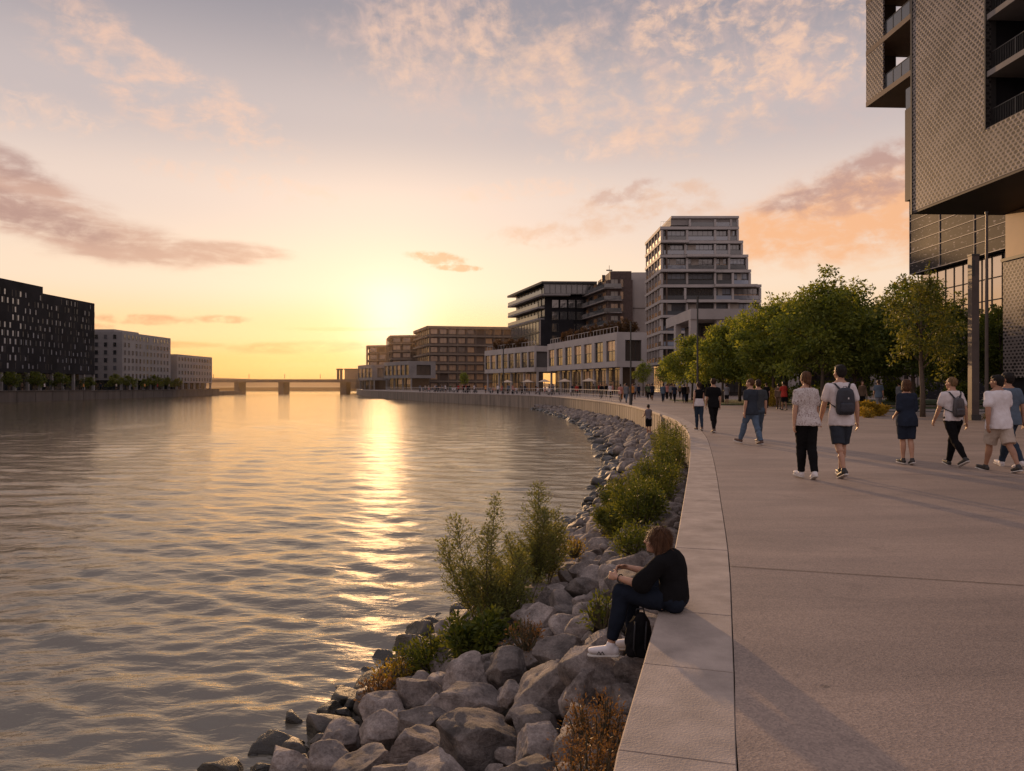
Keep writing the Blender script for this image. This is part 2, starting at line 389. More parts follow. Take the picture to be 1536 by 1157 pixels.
# sea wall with coping slabs
sw = thing('sea_wall', 'long curved concrete sea wall topped by pale stone coping between rocks and promenade', 'wall')
mb = MB(); Sf = np.concatenate([np.arange(0,110,.5), np.arange(110,seg[-1],3.)])
vs = []
for s in Sf:
    p = wpos(s)+wnrm(s)*.05; q = wpos(s)+wnrm(s)*.42; vs += [(p[0],p[1],-4.),(p[0],p[1],-.12),(q[0],q[1],-.12),(q[0],q[1],-4.)]
mb.add(vs, [(4*i+k,4*i+4+k,4*i+4+(k+1)%4,4*i+(k+1)%4) for i in range(len(Sf)-1) for k in range(4)])
for s in np.arange(14, 150, 1.2):      # vertical ribs between the cast panels
    p = wpos(s); nn = wnrm(s); t = np.array([-nn[1], nn[0]])
    a = p+nn*.035-t*.02; b_ = p+nn*.035+t*.02; c = p+nn*.06+t*.02; d = p+nn*.06-t*.02
    mb.prism([a,b_,c,d], -3., -.13)
part('wall_body', mb, M['seawall'], sw)
mb = MB(); s = 0.; k = 0
while s < seg[-1]-3:
    ln = .98 if s < 120 else 3.; e = s+ln-.007; zz = .0+random.uniform(-.0015,.0015)
    A = wpos(s); B = wpos(e); na, nb = wnrm(s), wnrm(e)
    a0, a1, b0, b1 = A, A+na*CW, B, B+nb*CW
    bv = .008
    lo = [(a0[0],a0[1]),(b0[0],b0[1]),(b1[0],b1[1]),(a1[0],a1[1])]
    c = np.mean([a0,a1,b0,b1],axis=0)
    a0i, a1i, b0i, b1i = A+na*bv+(B-A)/ln*.003, A+na*(CW-.005)+(B-A)/ln*.003, B+nb*bv-(B-A)/ln*.003, B+nb*(CW-.005)-(B-A)/ln*.003
    V8 = [(x,y,-.119) for x,y in lo]+[(x,y,zz-bv) for x,y in lo]+[(q[0],q[1],zz+.002) for q in (a0i,b0i,b1i,a1i)]
    mb.add(V8, [(3,2,1,0)]+[(i,(i+1)%4,4+(i+1)%4,4+i) for i in range(4)]+[(4+i,4+(i+1)%4,8+(i+1)%4,8+i) for i in range(4)]+[(8,9,10,11)])
    s += ln
part('coping', mb, M['coping'], sw)

# ------------------------------------------------------------------ water
def water_material():
    m, nt, b, out = newmat('river_water'); L = nt.links.new
    geo = node(nt,'ShaderNodeNewGeometry')
    hs = None
    for (sc, sx, sy, k, det) in ((3.2,.5,1.2,1.,3), (8.5,.6,1.2,.42,4), (21.,.7,1.2,.10,3)):
        mp = node(nt,'ShaderNodeMapping'); mp.inputs['Scale'].default_value = (sx,sy,1); mp.inputs['Rotation'].default_value = (0,0,-.18 if sc < 5 else .12)
        L(geo.outputs['Position'], mp.inputs[0])
        n_ = node(nt,'ShaderNodeTexNoise', i_Scale=sc, i_Detail=float(det), i_Roughness=.5, i_Distortion=.5); L(mp.outputs[0], n_.inputs['Vector'])
        mu = node(nt,'ShaderNodeMath', operation='MULTIPLY'); mu.inputs[1].default_value = k; L(n_.outputs['Fac'], mu.inputs[0])
        if hs is None: hs = mu
        else:
            a = node(nt,'ShaderNodeMath', operation='ADD'); L(hs.outputs[0], a.inputs[0]); L(mu.outputs[0], a.inputs[1]); hs = a
    bp = node(nt,'ShaderNodeBump', i_Strength=.6, i_Distance=.035); L(hs.outputs[0], bp.inputs['Height'])
    nt.nodes.remove(b); df = node(nt,'ShaderNodeBsdfDiffuse'); df.inputs[0].default_value = (.125,.108,.082,1); L(bp.outputs[0], df.inputs['Normal'])
    gl = node(nt,'ShaderNodeBsdfGlossy'); gl.inputs['Color'].default_value = (1.,.94,.83,1); gl.inputs['Roughness'].default_value = .08; L(bp.outputs[0], gl.inputs['Normal'])  # golden evening tint put into the reflection colour
    fr = node(nt,'ShaderNodeFresnel', i_IOR=1.75); L(bp.outputs[0], fr.inputs['Normal'])
    mx = node(nt,'ShaderNodeMixShader'); L(fr.outputs[0], mx.inputs[0]); L(df.outputs[0], mx.inputs[1]); L(gl.outputs[0], mx.inputs[2]); L(mx.outputs[0], out.inputs[0])
    return m
M['water'] = water_material()
# real wave relief, finer where the bank comes close
ys = [1.0]
while ys[-1] < 700: ys.append(ys[-1]*1.0+max(.035, (ys[-1])*.0075))
ys = np.array(ys); nx = 620
xf = np.linspace(-1.05, 1.02, nx)
Yg = np.repeat(ys[:,None], nx, 1); Xg = xf[None,:]*(Yg+3.)*1.0
spac = np.maximum(np.gradient(ys)[:,None], (Yg+3)*(xf[1]-xf[0]))
Z = np.zeros_like(Xg)
wd = R(80)
for k in range(90):
    lam = .18*(2.4/.18)**(rng.random()**1.05); th = wd+rng.normal(0, .46)
    kk = 2*math.pi/lam; amp = .0037*lam**.55*(.5+rng.random()); ph = rng.random()*6.28
    att = np.clip((lam/spac-2.5)/3, 0, 1)
    arg = kk*(Xg*math.cos(th)+Yg*math.sin(th))+ph+.8*np.sin(Xg*.21+Yg*.13+k)
    w_ = np.sin(arg); Z += att*amp*.62*(w_+.22*np.cos(2*arg))
Z += WZ
V = np.stack([Xg,Yg,Z],-1).reshape(-1,3); ny = len(ys)
idx = (np.arange(ny-1)[:,None]*nx+np.arange(nx-1)[None,:]).reshape(-1)
F = np.stack([idx, idx+1, idx+nx+1, idx+nx],-1)
def np_mesh(name, V, F, smooth=True):
    me = bpy.data.meshes.new(name); me.vertices.add(len(V)); me.vertices.foreach_set('co', np.asarray(V,dtype=np.float32).ravel())
    k = F.shape[1]; me.loops.add(F.size); me.loops.foreach_set('vertex_index', F.ravel().astype(np.int32))
    me.polygons.add(len(F)); me.polygons.foreach_set('loop_start', np.arange(0,F.size,k,dtype=np.int32)); me.polygons.foreach_set('loop_total', np.full(len(F),k,dtype=np.int32))
    me.update(calc_edges=True); me.validate()
    if smooth: me.polygons.foreach_set('use_smooth', np.ones(len(F),dtype=bool))
    return me
me = np_mesh('river_water', V, F); me.materials.append(M['water'])
wa = link('water', me); tag(wa, kind='structure')
mb = MB(); mb.add([(-900,700,WZ-.02),(900,700,WZ-.02),(900,2600,WZ-.02),(-900,2600,WZ-.02)], [(0,1,2,3)])
mb.add([(-900,-60,WZ-.06),(8,-60,WZ-.06),(8,2600,WZ-.06),(-900,2600,WZ-.06)], [(0,1,2,3)])
tag(mb.build('water_far', M['water']), kind='structure')
# ================================================================== people
def fabric(name, c, rough=.85, var=.12, wr=.5):
    m = mat(name, c, .95, var, 6., wr, 16, spec=.1); return m
_fab = {}
def fab(c):
    k = tuple(round(q,3) for q in c[:3])
    if k not in _fab: _fab[k] = fabric('fabric', k)
    return _fab[k]
def skinmat(c):
    m = mat('skin', c, .5, .12, 12., .05, 80, spec=.4)
    b = m.node_tree.nodes['Principled BSDF']; b.inputs['Subsurface Weight'].default_value = .12; b.inputs['Subsurface Radius'].default_value = (.02,.008,.004)
    return m
def hairmat(c): return mat('hair', c, .5, .6, 60., .5, 90, streak=True, spec=.22)
SK = [skinmat((.42,.235,.155)), skinmat((.33,.175,.11)), skinmat((.2,.105,.065))]
SK_dark = mat('eye_dark', (.02,.012,.01), .3); SK_lip = mat('lips', (.3,.1,.08), .5)
HR = {k: hairmat(v) for k, v in dict(brown=(.035,.017,.01), auburn=(.095,.042,.018), dark=(.012,.008,.006), blond=(.17,.1,.045), grey=(.26,.22,.18)).items()}
m_sole = mat('shoe_sole', (.55,.52,.48), .7, .1)

def sweep(mb, pts, rx, ry, side, n=18, sq=2.0):
    pts = [Vector(p) for p in pts]; side = Vector(side); k = len(pts); o = len(mb.v)
    for i, p in enumerate(pts):
        t = (pts[min(i+1,k-1)]-pts[max(i-1,0)]).normalized()
        s = (side-t*side.dot(t)).normalized(); f = t.cross(s)
        for j in range(n):
            a = 2*math.pi*j/n; ca, sa = math.cos(a), math.sin(a)
            e = 2/sq; x = math.copysign(abs(ca)**e, ca); y = math.copysign(abs(sa)**e, sa)
            mb.v.append(tuple(p+s*rx[i]*x+f*ry[i]*y))
    for i in range(k-1):
        for j in range(n):
            mb.f.append((o+i*n+j,o+i*n+(j+1)%n,o+(i+1)*n+(j+1)%n,o+(i+1)*n+j)); mb.m.append(0)
    mb.f.append(tuple(o+j for j in range(n))[::-1]); mb.m.append(0); mb.f.append(tuple(o+(k-1)*n+j for j in range(n))); mb.m.append(0)
def ell(mb, c, r, rot=None, n=16):
    c = Vector(c); vs = []; rot = rot or Matrix.Identity(3); o = len(mb.v)
    for i in range(1,n):
        th = math.pi*i/n
        for j in range(n):
            ph = 2*math.pi*j/n; vs.append(c+rot@Vector((r[0]*math.sin(th)*math.cos(ph), r[1]*math.sin(th)*math.sin(ph), r[2]*math.cos(th))))
    vs += [c+rot@Vector((0,0,r[2])), c-rot@Vector((0,0,r[2]))]; T_ = (n-1)*n
    fs = [(i*n+j,(i+1)*n+j,(i+1)*n+(j+1)%n,i*n+(j+1)%n) for i in range(n-2) for j in range(n)]
    fs += [(T_,j,(j+1)%n) for j in range(n)]+[(T_+1,(n-2)*n+(j+1)%n,(n-2)*n+j) for j in range(n)]
    mb.add(vs, fs)
def cap(mb, a, b, ra, rb, n=12, steps=3):
    """rounded tapered limb segment"""
    a, b = Vector(a), Vector(b); t = (b-a).normalized()
    P = [a-t*ra*.86, a-t*ra*.5]+[a+(b-a)*i/steps for i in range(steps+1)]+[b+t*rb*.5, b+t*rb*.86]
    Rr = [ra*.5, ra*.87]+[ra+(rb-ra)*i/steps for i in range(steps+1)]+[rb*.87, rb*.5]
    mb.tube(P, Rr, n)
TMP = bpy.data.scenes.new('tmp')
def remesh(mb, vox, sm=3, disp=None, name='m'):
    me = bpy.data.meshes.new('tmp'); me.from_pydata(mb.v, [], mb.f); me.update()
    o = bpy.data.objects.new('tmp', me); TMP.collection.objects.link(o)
    md = o.modifiers.new('r','REMESH'); md.mode = 'VOXEL'; md.voxel_size = vox; md.use_smooth_shade = True
    if sm: q = o.modifiers.new('s','SMOOTH'); q.factor = .5; q.iterations = sm
    TMP.view_layers[0].update(); dg = TMP.view_layers[0].depsgraph
    out = bpy.data.meshes.new_from_object(o.evaluated_get(dg)); out.name = name
    bpy.data.objects.remove(o); bpy.data.meshes.remove(me)
    if disp: 
        nv = len(out.vertices); co_ = np.empty(nv*3, dtype=np.float32); no_ = np.empty(nv*3, dtype=np.float32)
        out.vertices.foreach_get('co', co_); out.vertices.foreach_get('normal', no_); co_ = co_.reshape(-1,3); no_ = no_.reshape(-1,3)
        co_ += no_*np.array([disp(Vector(q)) for q in co_.tolist()], dtype=np.float32)[:,None]; out.vertices.foreach_set('co', co_.ravel())
    out.polygons.foreach_set('use_smooth', [True]*len(out.polygons)); out.update()
    return out
def folds(amp, sc=(7,7,3), seed=0):
    return lambda p: amp*mnoise.noise(Vector((p.x*sc[0]+seed, p.y*sc[1], p.z*sc[2])))+amp*.5*mnoise.noise(Vector((p.x*sc[0]*2.3, p.y*sc[1]*2.3+seed, p.z*sc[2]*2.6)))

def walk_joints(H=1.75, sw=.185, th=(24,-18), kn=(8,30), fp=(12,-32), arm=(-18,20), el=(12,28), abd=8, lean=3, yaw=0, hipw=.078):
    """facing +Y.  index 0 = left (x<0), 1 = right"""
    k = H/1.75; J = {'k':k}
    S = Vector((1,0,0))
    J['side'] = S; J['hip'] = []; J['knee']=[]; J['ankle']=[]; J['foot']=[]; J['fp']=[]
    lo = 9
    for i, sg in enumerate((-1,1)):
        h = Vector((sg*hipw*k, 0, 0)); cv = -sg*(hipw-.05)*.5; a = R(th[i]); b_ = R(th[i]-kn[i])
        kn_ = h+Vector((cv/.43,math.sin(a),-math.cos(a)))*.43*k; an = kn_+Vector((cv/.405,math.sin(b_),-math.cos(b_)))*.405*k
        J['hip'].append(h); J['knee'].append(kn_); J['ankle'].append(an); f = R(fp[i]); J['foot'].append(Vector((sg*.14,math.cos(f),math.sin(f))).normalized()); J['fp'].append(fp[i])
        heel = an.z-.075*k*math.cos(f); toe = an.z-.075*k*math.cos(f)+.19*k*math.sin(f) if fp[i] < 0 else heel
        lo = min(lo, heel-(.05*k*math.sin(f) if fp[i] > 0 else 0), toe)
    up = Vector((0,math.sin(R(lean)),math.cos(R(lean))))
    zz = [-.10,-.02,.07,.18,.30,.42,.51,.56,.60]
    J['spine'] = [up*z*k for z in zz]
    sh = up*.50*k; J['sh']=[]; J['el']=[]; J['wr']=[]; J['hd']=[]
    for i, sg in enumerate((-1,1)):
        s_ = sh+Vector((sg*(sw-.012)*k,0,-.012*k)); a = R(arm[i]); ab = R(abd)
        d = Vector((sg*math.sin(ab), math.sin(a)*math.cos(ab), -math.cos(a)*math.cos(ab))); e = s_+d*.285*k
        a2 = a+R(el[i]); d2 = Vector((sg*math.sin(ab)*.3, math.sin(a2), -math.cos(a2))).normalized(); w = e+d2*.25*k
        J['sh'].append(s_); J['el'].append(e); J['wr'].append(w); J['hd'].append(d2)
    J['neck'] = up*.59*k; J['head'] = up*.715*k+Vector((0,.012,0)); J['yaw'] = R(yaw); J['nod'] = 0
    off = Vector((0,0,-lo))
    for key in ('hip','knee','ankle','spine','sh','el','wr'): J[key] = [p+off for p in J[key]]
    J['neck'] += off; J['head'] += off
    return J
def hand(mb, w, d, side_in, fwd, k, curl=.5, fingers=True):
    """palm, four bent fingers of different length and a thumb from the side of the palm; side_in = palm normal, fwd = thumb side"""
    d = d.normalized(); pn = (side_in-d*side_in.dot(d)).normalized(); ac = d.cross(pn).normalized()
    if ac.dot(fwd) < 0: ac = -ac
    cap(mb, w, w+d*.03*k, .026*k, .024*k, 8, 1)
    rot = Matrix((ac,pn,d)).transposed()
    ell(mb, w+d*.055*k, (.04*k,.017*k,.05*k), rot, 10)
    if not fingers:
        ell(mb, w+d*.12*k+pn*.012*k, (.034*k,.016*k,.05*k), rot, 8); return
    for q, (off, ln) in enumerate(((.030,.068),(.010,.078),(-.011,.072),(-.030,.056))):
        b0 = w+d*.09*k+ac*off*k; c = curl*(.8+.12*q)
        d1 = (d*math.cos(c*.6)+pn*math.sin(c*.6)); d2 = (d*math.cos(c*1.5)+pn*math.sin(c*1.5))
        m_ = b0+d1*ln*.52*k; e = m_+d2*ln*.5*k
        cap(mb, b0, m_, .0095*k, .0088*k, 7, 1); cap(mb, m_, e, .0088*k, .0072*k, 7, 1)
    t0 = w+d*.03*k+ac*.028*k; t1 = t0+(d*.6+ac*.6+pn*.25).normalized()*.04*k; t2 = t1+(d*.95+ac*.1+pn*.35).normalized()*.032*k
    cap(mb, t0, t1, .0135*k, .0105*k, 7, 1); cap(mb, t1, t2, .0105*k, .0085*k, 7, 1)
def leg_pts(J, i, inf=0., end=1., top=0.):
    """centre points and radii down a leg; end: 1 ankle, .5 knee"""
    k = J['k']; h, n_, a = J['hip'][i], J['knee'][i], J['ankle'][i]
    back = (n_-h).normalized().cross(J['side']); back = -back if back.y > 0 and False else back
    P, Q = [], []
    for t, r in ((0,.092),(.25,.088),(.5,.078),(.75,.066),(.95,.056)): P.append(h+(n_-h)*t); Q.append(r)
    sh = (a-n_); bk = J['side'].cross(sh.normalized())
    if bk.dot(J['foot'][i]) > 0: bk = -bk
    for t, r, o in ((.06,.053,.0),(.25,.057,.012),(.45,.053,.012),(.7,.040,.004),(.9,.034,0),(1.,.034,0)): P.append(n_+sh*t+bk*o*k); Q.append(r)
    m_ = len(P); keep = max(3, int(round(m_*end)))
    return P[:keep], [q*k+inf for q in Q[:keep]]
def build_person(J, spec, loc=(0,0,0), rz=0., vox=.009, detail=True, label=None, group=None):
    k = J['k']; g = spec.get('girth',1.); fem = spec.get('fem',False)
    t = thing('person', label, 'person', loc, group); t.rotation_euler = (0,0,rz)
    S = J['side']; sp = J['spine']
    rx = [.12,.162,.16,.138,.150,.172,.165,.11,.058]; ry = [.095,.118,.112,.098,.106,.116,.10,.075,.056]
    if fem: rx = [.125,.172,.165,.126,.138,.152,.145,.095,.05]; ry = [.1,.125,.112,.09,.102,.112,.092,.068,.05]
    rx = [r*k*g for r in rx]; ry = [r*k*g for r in ry]
    rl = spec.get('limb',1.)*(.92 if fem else 1.)
    def torso(mb, inf=0., lo=0, hi=9): sweep(mb, sp[lo:hi], [r+inf for r in rx[lo:hi]], [r+inf for r in ry[lo:hi]], S, 22, 2.25)
    def arms(mb, inf=0., upto='wrist', flare=0.):
        for i in (0,1):
            s_, e, w = J['sh'][i], J['el'][i], J['wr'][i]
            sp5 = sp[5]+(sp[6]-sp[5])*.6; cap(mb, sp5+(s_-sp5)*.35-Vector((0,0,.01*k)), s_-Vector((0,0,.012*k)), .066*k*rl+inf*.8, .05*k*rl+inf*.8)
            if upto == 'short': e2 = s_+(e-s_)*.62; cap(mb, s_, e2, .053*k*rl+inf, .048*k*rl+inf+flare)
            elif upto == 'half': cap(mb, s_, s_+(e-s_)*.92, .056*k*rl+inf, .052*k*rl+inf+flare)
            elif upto == 'none': pass
            else:
                cap(mb, s_, e, .052*k*rl+inf, .041*k*rl+inf)
                cap(mb, e, e+(w-e)*.3, .042*k*rl+inf, .041*k*rl+inf); cap(mb, e+(w-e)*.3, e+(w-e)*(.93 if inf else 1), .041*k*rl+inf, .026*k*rl+inf)
    # ---- body, one continuous surface
    b = MB(); torso(b); hf0 = J.get('fwd', Vector((0,1,0)))
    for s_ in (-1,1): ell(b, sp[1]*.7+sp[0]*.3+S*s_*.072*k-hf0*.036*k, (.078*k,.078*k,.085*k))
    arms(b)
    hf = J.get('fwd', Vector((0,1,0)))
    for i, sg in enumerate((-1,1)):
        hin = J.get('palm', [None,None])[i] or (-S*sg)
        hand(b, J['wr'][i], J['hd'][i], hin, J.get('thumb',[hf,hf])[i], k*(.92 if fem else 1.), spec.get('curl',.55), detail)
        P, Q = leg_pts(J, i); b.tube(P, [q for q in Q], 14); ell(b, J['knee'][i], (.056*k,)*3)
        a, f = J['ankle'][i], J['foot'][i]; dn = -(S.cross(f)).normalized(); 
        if dn.z > 0: dn = -dn
        cap(b, a, a+dn*.03*k, .036*k, .036*k); cap(b, a-f*.02*k+dn*.045*k, a+f*.13*k+dn*.055*k, .032*k, .024*k)
    hd = J['head']; yaw = J['yaw']; Rm = Matrix.Rotation(yaw,3,'Z')@Matrix.Rotation(J['nod'],3,'X')
    if 'fz' in J: Rm = Matrix.Rotation(J['fz'],3,'Z')@Rm
    kk = k*(.97 if fem else 1.)*spec.get('headk',1.06); nw = (.046 if fem else .055)*k
    cap(b, J['neck']-Vector((0,0,.03*k)), hd+Rm@Vector((0,-.018*kk,-.06*kk)), nw*1.08, nw)
    ell(b, hd+Rm@Vector((0,-.008,.022))*kk, (.074*kk,.094*kk,.092*kk), Rm)
    ell(b, hd+Rm@Vector((0,.03,-.04))*kk, (.056*kk,.062*kk,.072*kk), Rm)
    ell(b, hd+Rm@Vector((0,.062,-.085))*kk, (.03*kk,.026*kk,.024*kk), Rm, 10)
    cap(b, hd+Rm@Vector((0,.088,.008))*kk, hd+Rm@Vector((0,.108,-.026))*kk, .009*kk, .013*kk, 8, 1)
    for s_ in (-1,1):
        ell(b, hd+Rm@Vector((s_*.076,-.008,-.008))*kk, (.011*kk,.02*kk,.032*kk), Rm, 8)
        ell(b, hd+Rm@Vector((s_*.034,.074,.03))*kk, (.026*kk,.014*kk,.012*kk), Rm, 8)
        ell(b, hd+Rm@Vector((s_*.04,.06,-.025))*kk, (.026*kk,.024*kk,.022*kk), Rm, 8)
    ell(b, hd+Rm@Vector((0,.086,-.052))*kk, (.026*kk,.012*kk,.011*kk), Rm, 8)
    me = remesh(b, vox, 3 if vox < .015 else 1, None, 'body')
    sk = SK[spec.get('skin',0)]; me.materials.clear(); me.materials.append(sk); me.materials.append(SK_dark); me.materials.append(SK_lip)
    if vox < .012:
        ey = [hd+Rm@Vector((s_*.033,.084,.012))*kk for s_ in (-1,1)]; lp = hd+Rm@Vector((0,.096,-.053))*kk
        n_p = len(me.polygons); cs = np.empty(n_p*3, dtype=np.float32); me.polygons.foreach_get('center', cs); cs = cs.reshape(-1,3)
        mi = np.zeros(n_p, dtype=np.int32)
        l_ = cs-np.array(lp); mi[(np.linalg.norm(l_,axis=1) < .02*kk) & (np.abs(l_@np.array(Rm)[:,2]) < .009*kk)] = 2
        for e in ey: mi[np.linalg.norm(cs-np.array(e),axis=1) < .013*kk] = 1
        me.polygons.foreach_set('material_index', mi)
    else: me.polygons.foreach_set('material_index', [0]*len(me.polygons))
    link('body', me, t)
    def put(name, mb, m, v=None, sm=3, disp=None, parent=None):
        me = remesh(mb, v or max(vox*1.2,.011), sm if vox < .015 else 1, disp, name); me.materials.clear(); me.materials.append(m)
        me.polygons.foreach_set('material_index', [0]*len(me.polygons))
        return link(name, me, parent or t)
    # ---- top
    tp = spec['top']; inf = tp.get('inf',.016)
    mb = MB(); lo = tp.get('lo',1); torso(mb, inf, lo, 8)
    if tp.get('boxy'): sweep(mb, sp[lo:7], [max(rx[3:6])+inf]*(7-lo), [max(ry[3:6])+inf]*(7-lo), S, 22, 2.4)
    if lo == 0 or tp.get('drop'):  # longer hem
        sweep(mb, [sp[0]-(sp[1]-sp[0])*tp.get('drop',0), sp[1], sp[2], sp[3], sp[4]], [rx[1]+inf+.010,rx[1]+inf+.010,rx[2]+inf+.006,rx[3]+inf+.006,rx[4]+inf-.01], [ry[1]+inf+.03,ry[1]+inf+.026,ry[2]+inf+.014,ry[3]+inf+.006,ry[4]+inf-.01], S, 22, 2.3)
    arms(mb, inf*.8, tp.get('sleeve','short'), .012)
    shirt = put('shirt' if not tp.get('dress') else 'dress', mb, tp['m'], None, 3, folds(.014 if vox < .015 else .004, (9,9,5), rng.random()*50))
    # ---- legs
    bt = spec['bottom']; mb = MB(); bi = bt.get('inf',.012)
    if bt['kind'] in ('trousers','shorts'):
        tap = [bi,bi,min(bi,.008),.003]; sweep(mb, sp[0:4], [r+q for r,q in zip(rx[0:4],tap)], [r+q for r,q in zip(ry[0:4],tap)], S, 22, 2.2)
        for s_ in (-1,1): ell(mb, sp[1]*.7+sp[0]*.3+S*s_*.072*k-(hf*.038*k), (.082*k+bi*.6,.082*k+bi*.6,.09*k+bi*.5))
        for i in (0,1):
            end = .98 if bt['kind'] == 'trousers' else bt.get('end',.46)
            P, Q = leg_pts(J, i, bi, end)
            if bt['kind'] == 'shorts': Q = [q+bt.get('flare',.02)*(j/len(Q)) for j, q in enumerate(Q)]
            else: Q = [q+bt.get('flare',.004)*(j/len(Q)) for j, q in enumerate(Q)]
            if bt['kind'] == 'trousers' and bt.get('crop'): P = P[:-1]; Q = Q[:-1]
            mb.tube(P, Q, 14)
            if bt['kind'] == 'trousers': ell(mb, J['knee'][i], (.061*k+bi,)*3)
        nm = bt['kind']
    else:
        e = .40; zt = [sp[3],sp[2],sp[1],sp[0],(J['knee'][0]+J['knee'][1])/2+(sp[0]-(J['knee'][0]+J['knee'][1])/2)*.25]
        sweep(mb, zt, [rx[3]+bi,rx[2]+bi,rx[1]+bi,rx[1]+bi+.01,rx[1]+.012], [ry[3]+bi,ry[2]+bi,ry[1]+bi,ry[1]+bi+.01,ry[1]+.02], S, 22, 2.2); nm = 'skirt'
    put(nm, mb, bt['m'], None, 2, folds(.009 if vox < .015 else .003, (9,9,8), rng.random()*50))
    # ---- shoes
    if vox < .015:
        for i in (0,1):
            a, f = J['ankle'][i], J['foot'][i]; side = S; dn = -(S.cross(f)).normalized()
            if dn.z > 0: dn = -dn
            mb = MB(); c = a+dn*.045*k
            sweep(mb, [c-f*.065*k, c-f*.04*k, c+f*.02*k, c+f*.09*k, c+f*.15*k, c+f*.185*k, c+f*.20*k], [.024*k,.038*k,.038*k,.044*k,.043*k,.032*k,.016*k], [.028*k,.042*k,.046*k,.036*k,.028*k,.022*k,.014*k], side, 16, 2.5)
            cap(mb, a+dn*.0, c, .043*k, .043*k)
            sh = put('shoe', mb, spec['shoe'], .008, 2)
            mb = MB(); c = a+dn*.085*k
            sweep(mb, [c-f*.07*k, c-f*.045*k, c+f*.02*k, c+f*.09*k, c+f*.155*k, c+f*.19*k, c+f*.208*k], [.026*k,.042*k,.040*k,.047*k,.047*k,.036*k,.018*k], [.013*k]*7, side, 16, 3.)
            put('sole', mb, spec.get('sole', m_sole), .007, 1, None, sh)
    else:
        mb = MB()
        for i in (0,1): a, f = J['ankle'][i], J['foot'][i]; cap(mb, a-f*.03*k-Vector((0,0,.05*k)), a+f*.14*k-Vector((0,0,.05*k)), .045*k, .036*k)
        put('shoes', mb, spec['shoe'], .02, 1)
    # ---- hair
    mb = MB(); hs = spec.get('hair','short'); Hh = lambda x,y,z: hd+Rm@Vector((x,y,z))*kk
    if hs == 'cap_short' or hs == 'short':
        ell(mb, Hh(0,-.022,.034), (.081*kk,.094*kk,.092*kk), Rm); ell(mb, Hh(0,-.045,-.005), (.07*kk,.062*kk,.075*kk), Rm); ell(mb, Hh(0,.02,.075), (.062*kk,.07*kk,.045*kk), Rm)
    elif hs == 'long':
        ell(mb, Hh(0,-.02,.032), (.088*kk,.102*kk,.1*kk), Rm); ell(mb, Hh(0,-.05,-.02), (.08*kk,.07*kk,.1*kk), Rm)
        sweep(mb, [Hh(0,-.045,.03),Hh(0,-.07,-.06),Hh(0,-.108,-.14),Hh(0,-.16,-.23),Hh(0,-.20,-.33)], [.08*kk,.083*kk,.08*kk,.066*kk,.03*kk], [.05*kk,.045*kk,.04*kk,.03*kk,.015*kk], Rm@Vector((1,0,0)), 14)
        for s_ in (-1,1): sweep(mb, [Hh(s_*.058,.012,.07),Hh(s_*.078,-.012,-.01),Hh(s_*.074,-.03,-.09),Hh(s_*.066,-.03,-.17),Hh(s_*.06,-.01,-.235)], [.022*kk,.02*kk,.02*kk,.016*kk,.008*kk], [.05*kk,.036*kk,.03*kk,.022*kk,.01*kk], Rm@Vector((1,0,0)), 12)
    elif hs == 'bob':
        ell(mb, Hh(0,-.02,.032), (.09*kk,.103*kk,.1*kk), Rm); ell(mb, Hh(0,-.045,-.03), (.086*kk,.07*kk,.1*kk), Rm)
        for s_ in (-1,1): ell(mb, Hh(s_*.066,.0,-.03), (.026*kk,.05*kk,.08*kk), Rm)
    elif hs == 'updo':
        ell(mb, Hh(0,-.02,.03), (.082*kk,.1*kk,.094*kk), Rm); ell(mb, Hh(0,-.055,-.01), (.07*kk,.055*kk,.07*kk), Rm); ell(mb, Hh(0,-.09,-.055), (.035*kk,.035*kk,.04*kk), Rm)
        cap(mb, Hh(.02,-.1,-.05), Hh(.03,-.085,-.16), .02*kk, .008*kk)
    elif hs == 'crop':
        ell(mb, Hh(0,-.018,.028), (.078*kk,.096*kk,.092*kk), Rm); ell(mb, Hh(0,-.04,.0), (.068*kk,.06*kk,.07*kk), Rm)
    sd = rng.random()*30
    def hd_disp(p): return .0035*mnoise.noise(Vector((p.x*70+sd,p.y*70,p.z*12)))+.004*mnoise.noise(Vector((p.x*22+sd,p.y*22,p.z*7)))
    ho = put('hair', mb, HR[spec.get('haircol','brown')], .007 if vox < .015 else .02, 2, hd_disp if vox < .015 else None)
    if vox < .015:      # loose strands so the outline is not a smooth shell
        me = ho.data; nv = len(me.vertices); long_ = hs in ('long','bob'); ns = 7000 if hs == 'long' else 1500
        vs, fs, o = [], [], 0; ln0 = .055 if hs == 'long' else (.035 if hs == 'bob' else .013)
        for q in rng.integers(0, nv, ns):
            v = me.vertices[int(q)]; p_ = v.co.copy(); nn = v.normal.copy(); dn_ = Vector((0,0,-1)); 
            fl = (dn_-nn*nn.dot(dn_)); fl = fl.normalized() if fl.length > .2 else (Rm@Vector((0,-1,0)))
            fl = (fl+Vector(rng.normal(0,.22,3))+nn*.06).normalized(); w = fl.cross(nn).normalized()*.0011; L_ = ln0*rng.uniform(.5,1.3)
            a_ = p_+nn*.001; m_ = a_+fl*L_*.5+nn*.003; e_ = a_+fl*L_+nn*(.004 if long_ else .005)
            vs += [a_-w, a_+w, m_+w, m_-w, e_]; fs += [(o,o+1,o+2,o+3),(o+3,o+2,o+4)]; o += 5
        m2 = MB(); m2.v = [tuple(x_.co) for x_ in me.vertices]+[tuple(x_) for x_ in vs]; m2.f = [tuple(x_.vertices) for x_ in me.polygons]+[tuple(i_+nv for i_ in f_) for f_ in fs]; m2.m = [0]*len(m2.f)
        ho.data = m2.mesh('hair', me.materials[0], True)
    return t
def xf(o, v):   # local point of a person -> world
    return Matrix.Translation(o.location)@o.rotation_euler.to_matrix().to_4x4()@Vector(v)
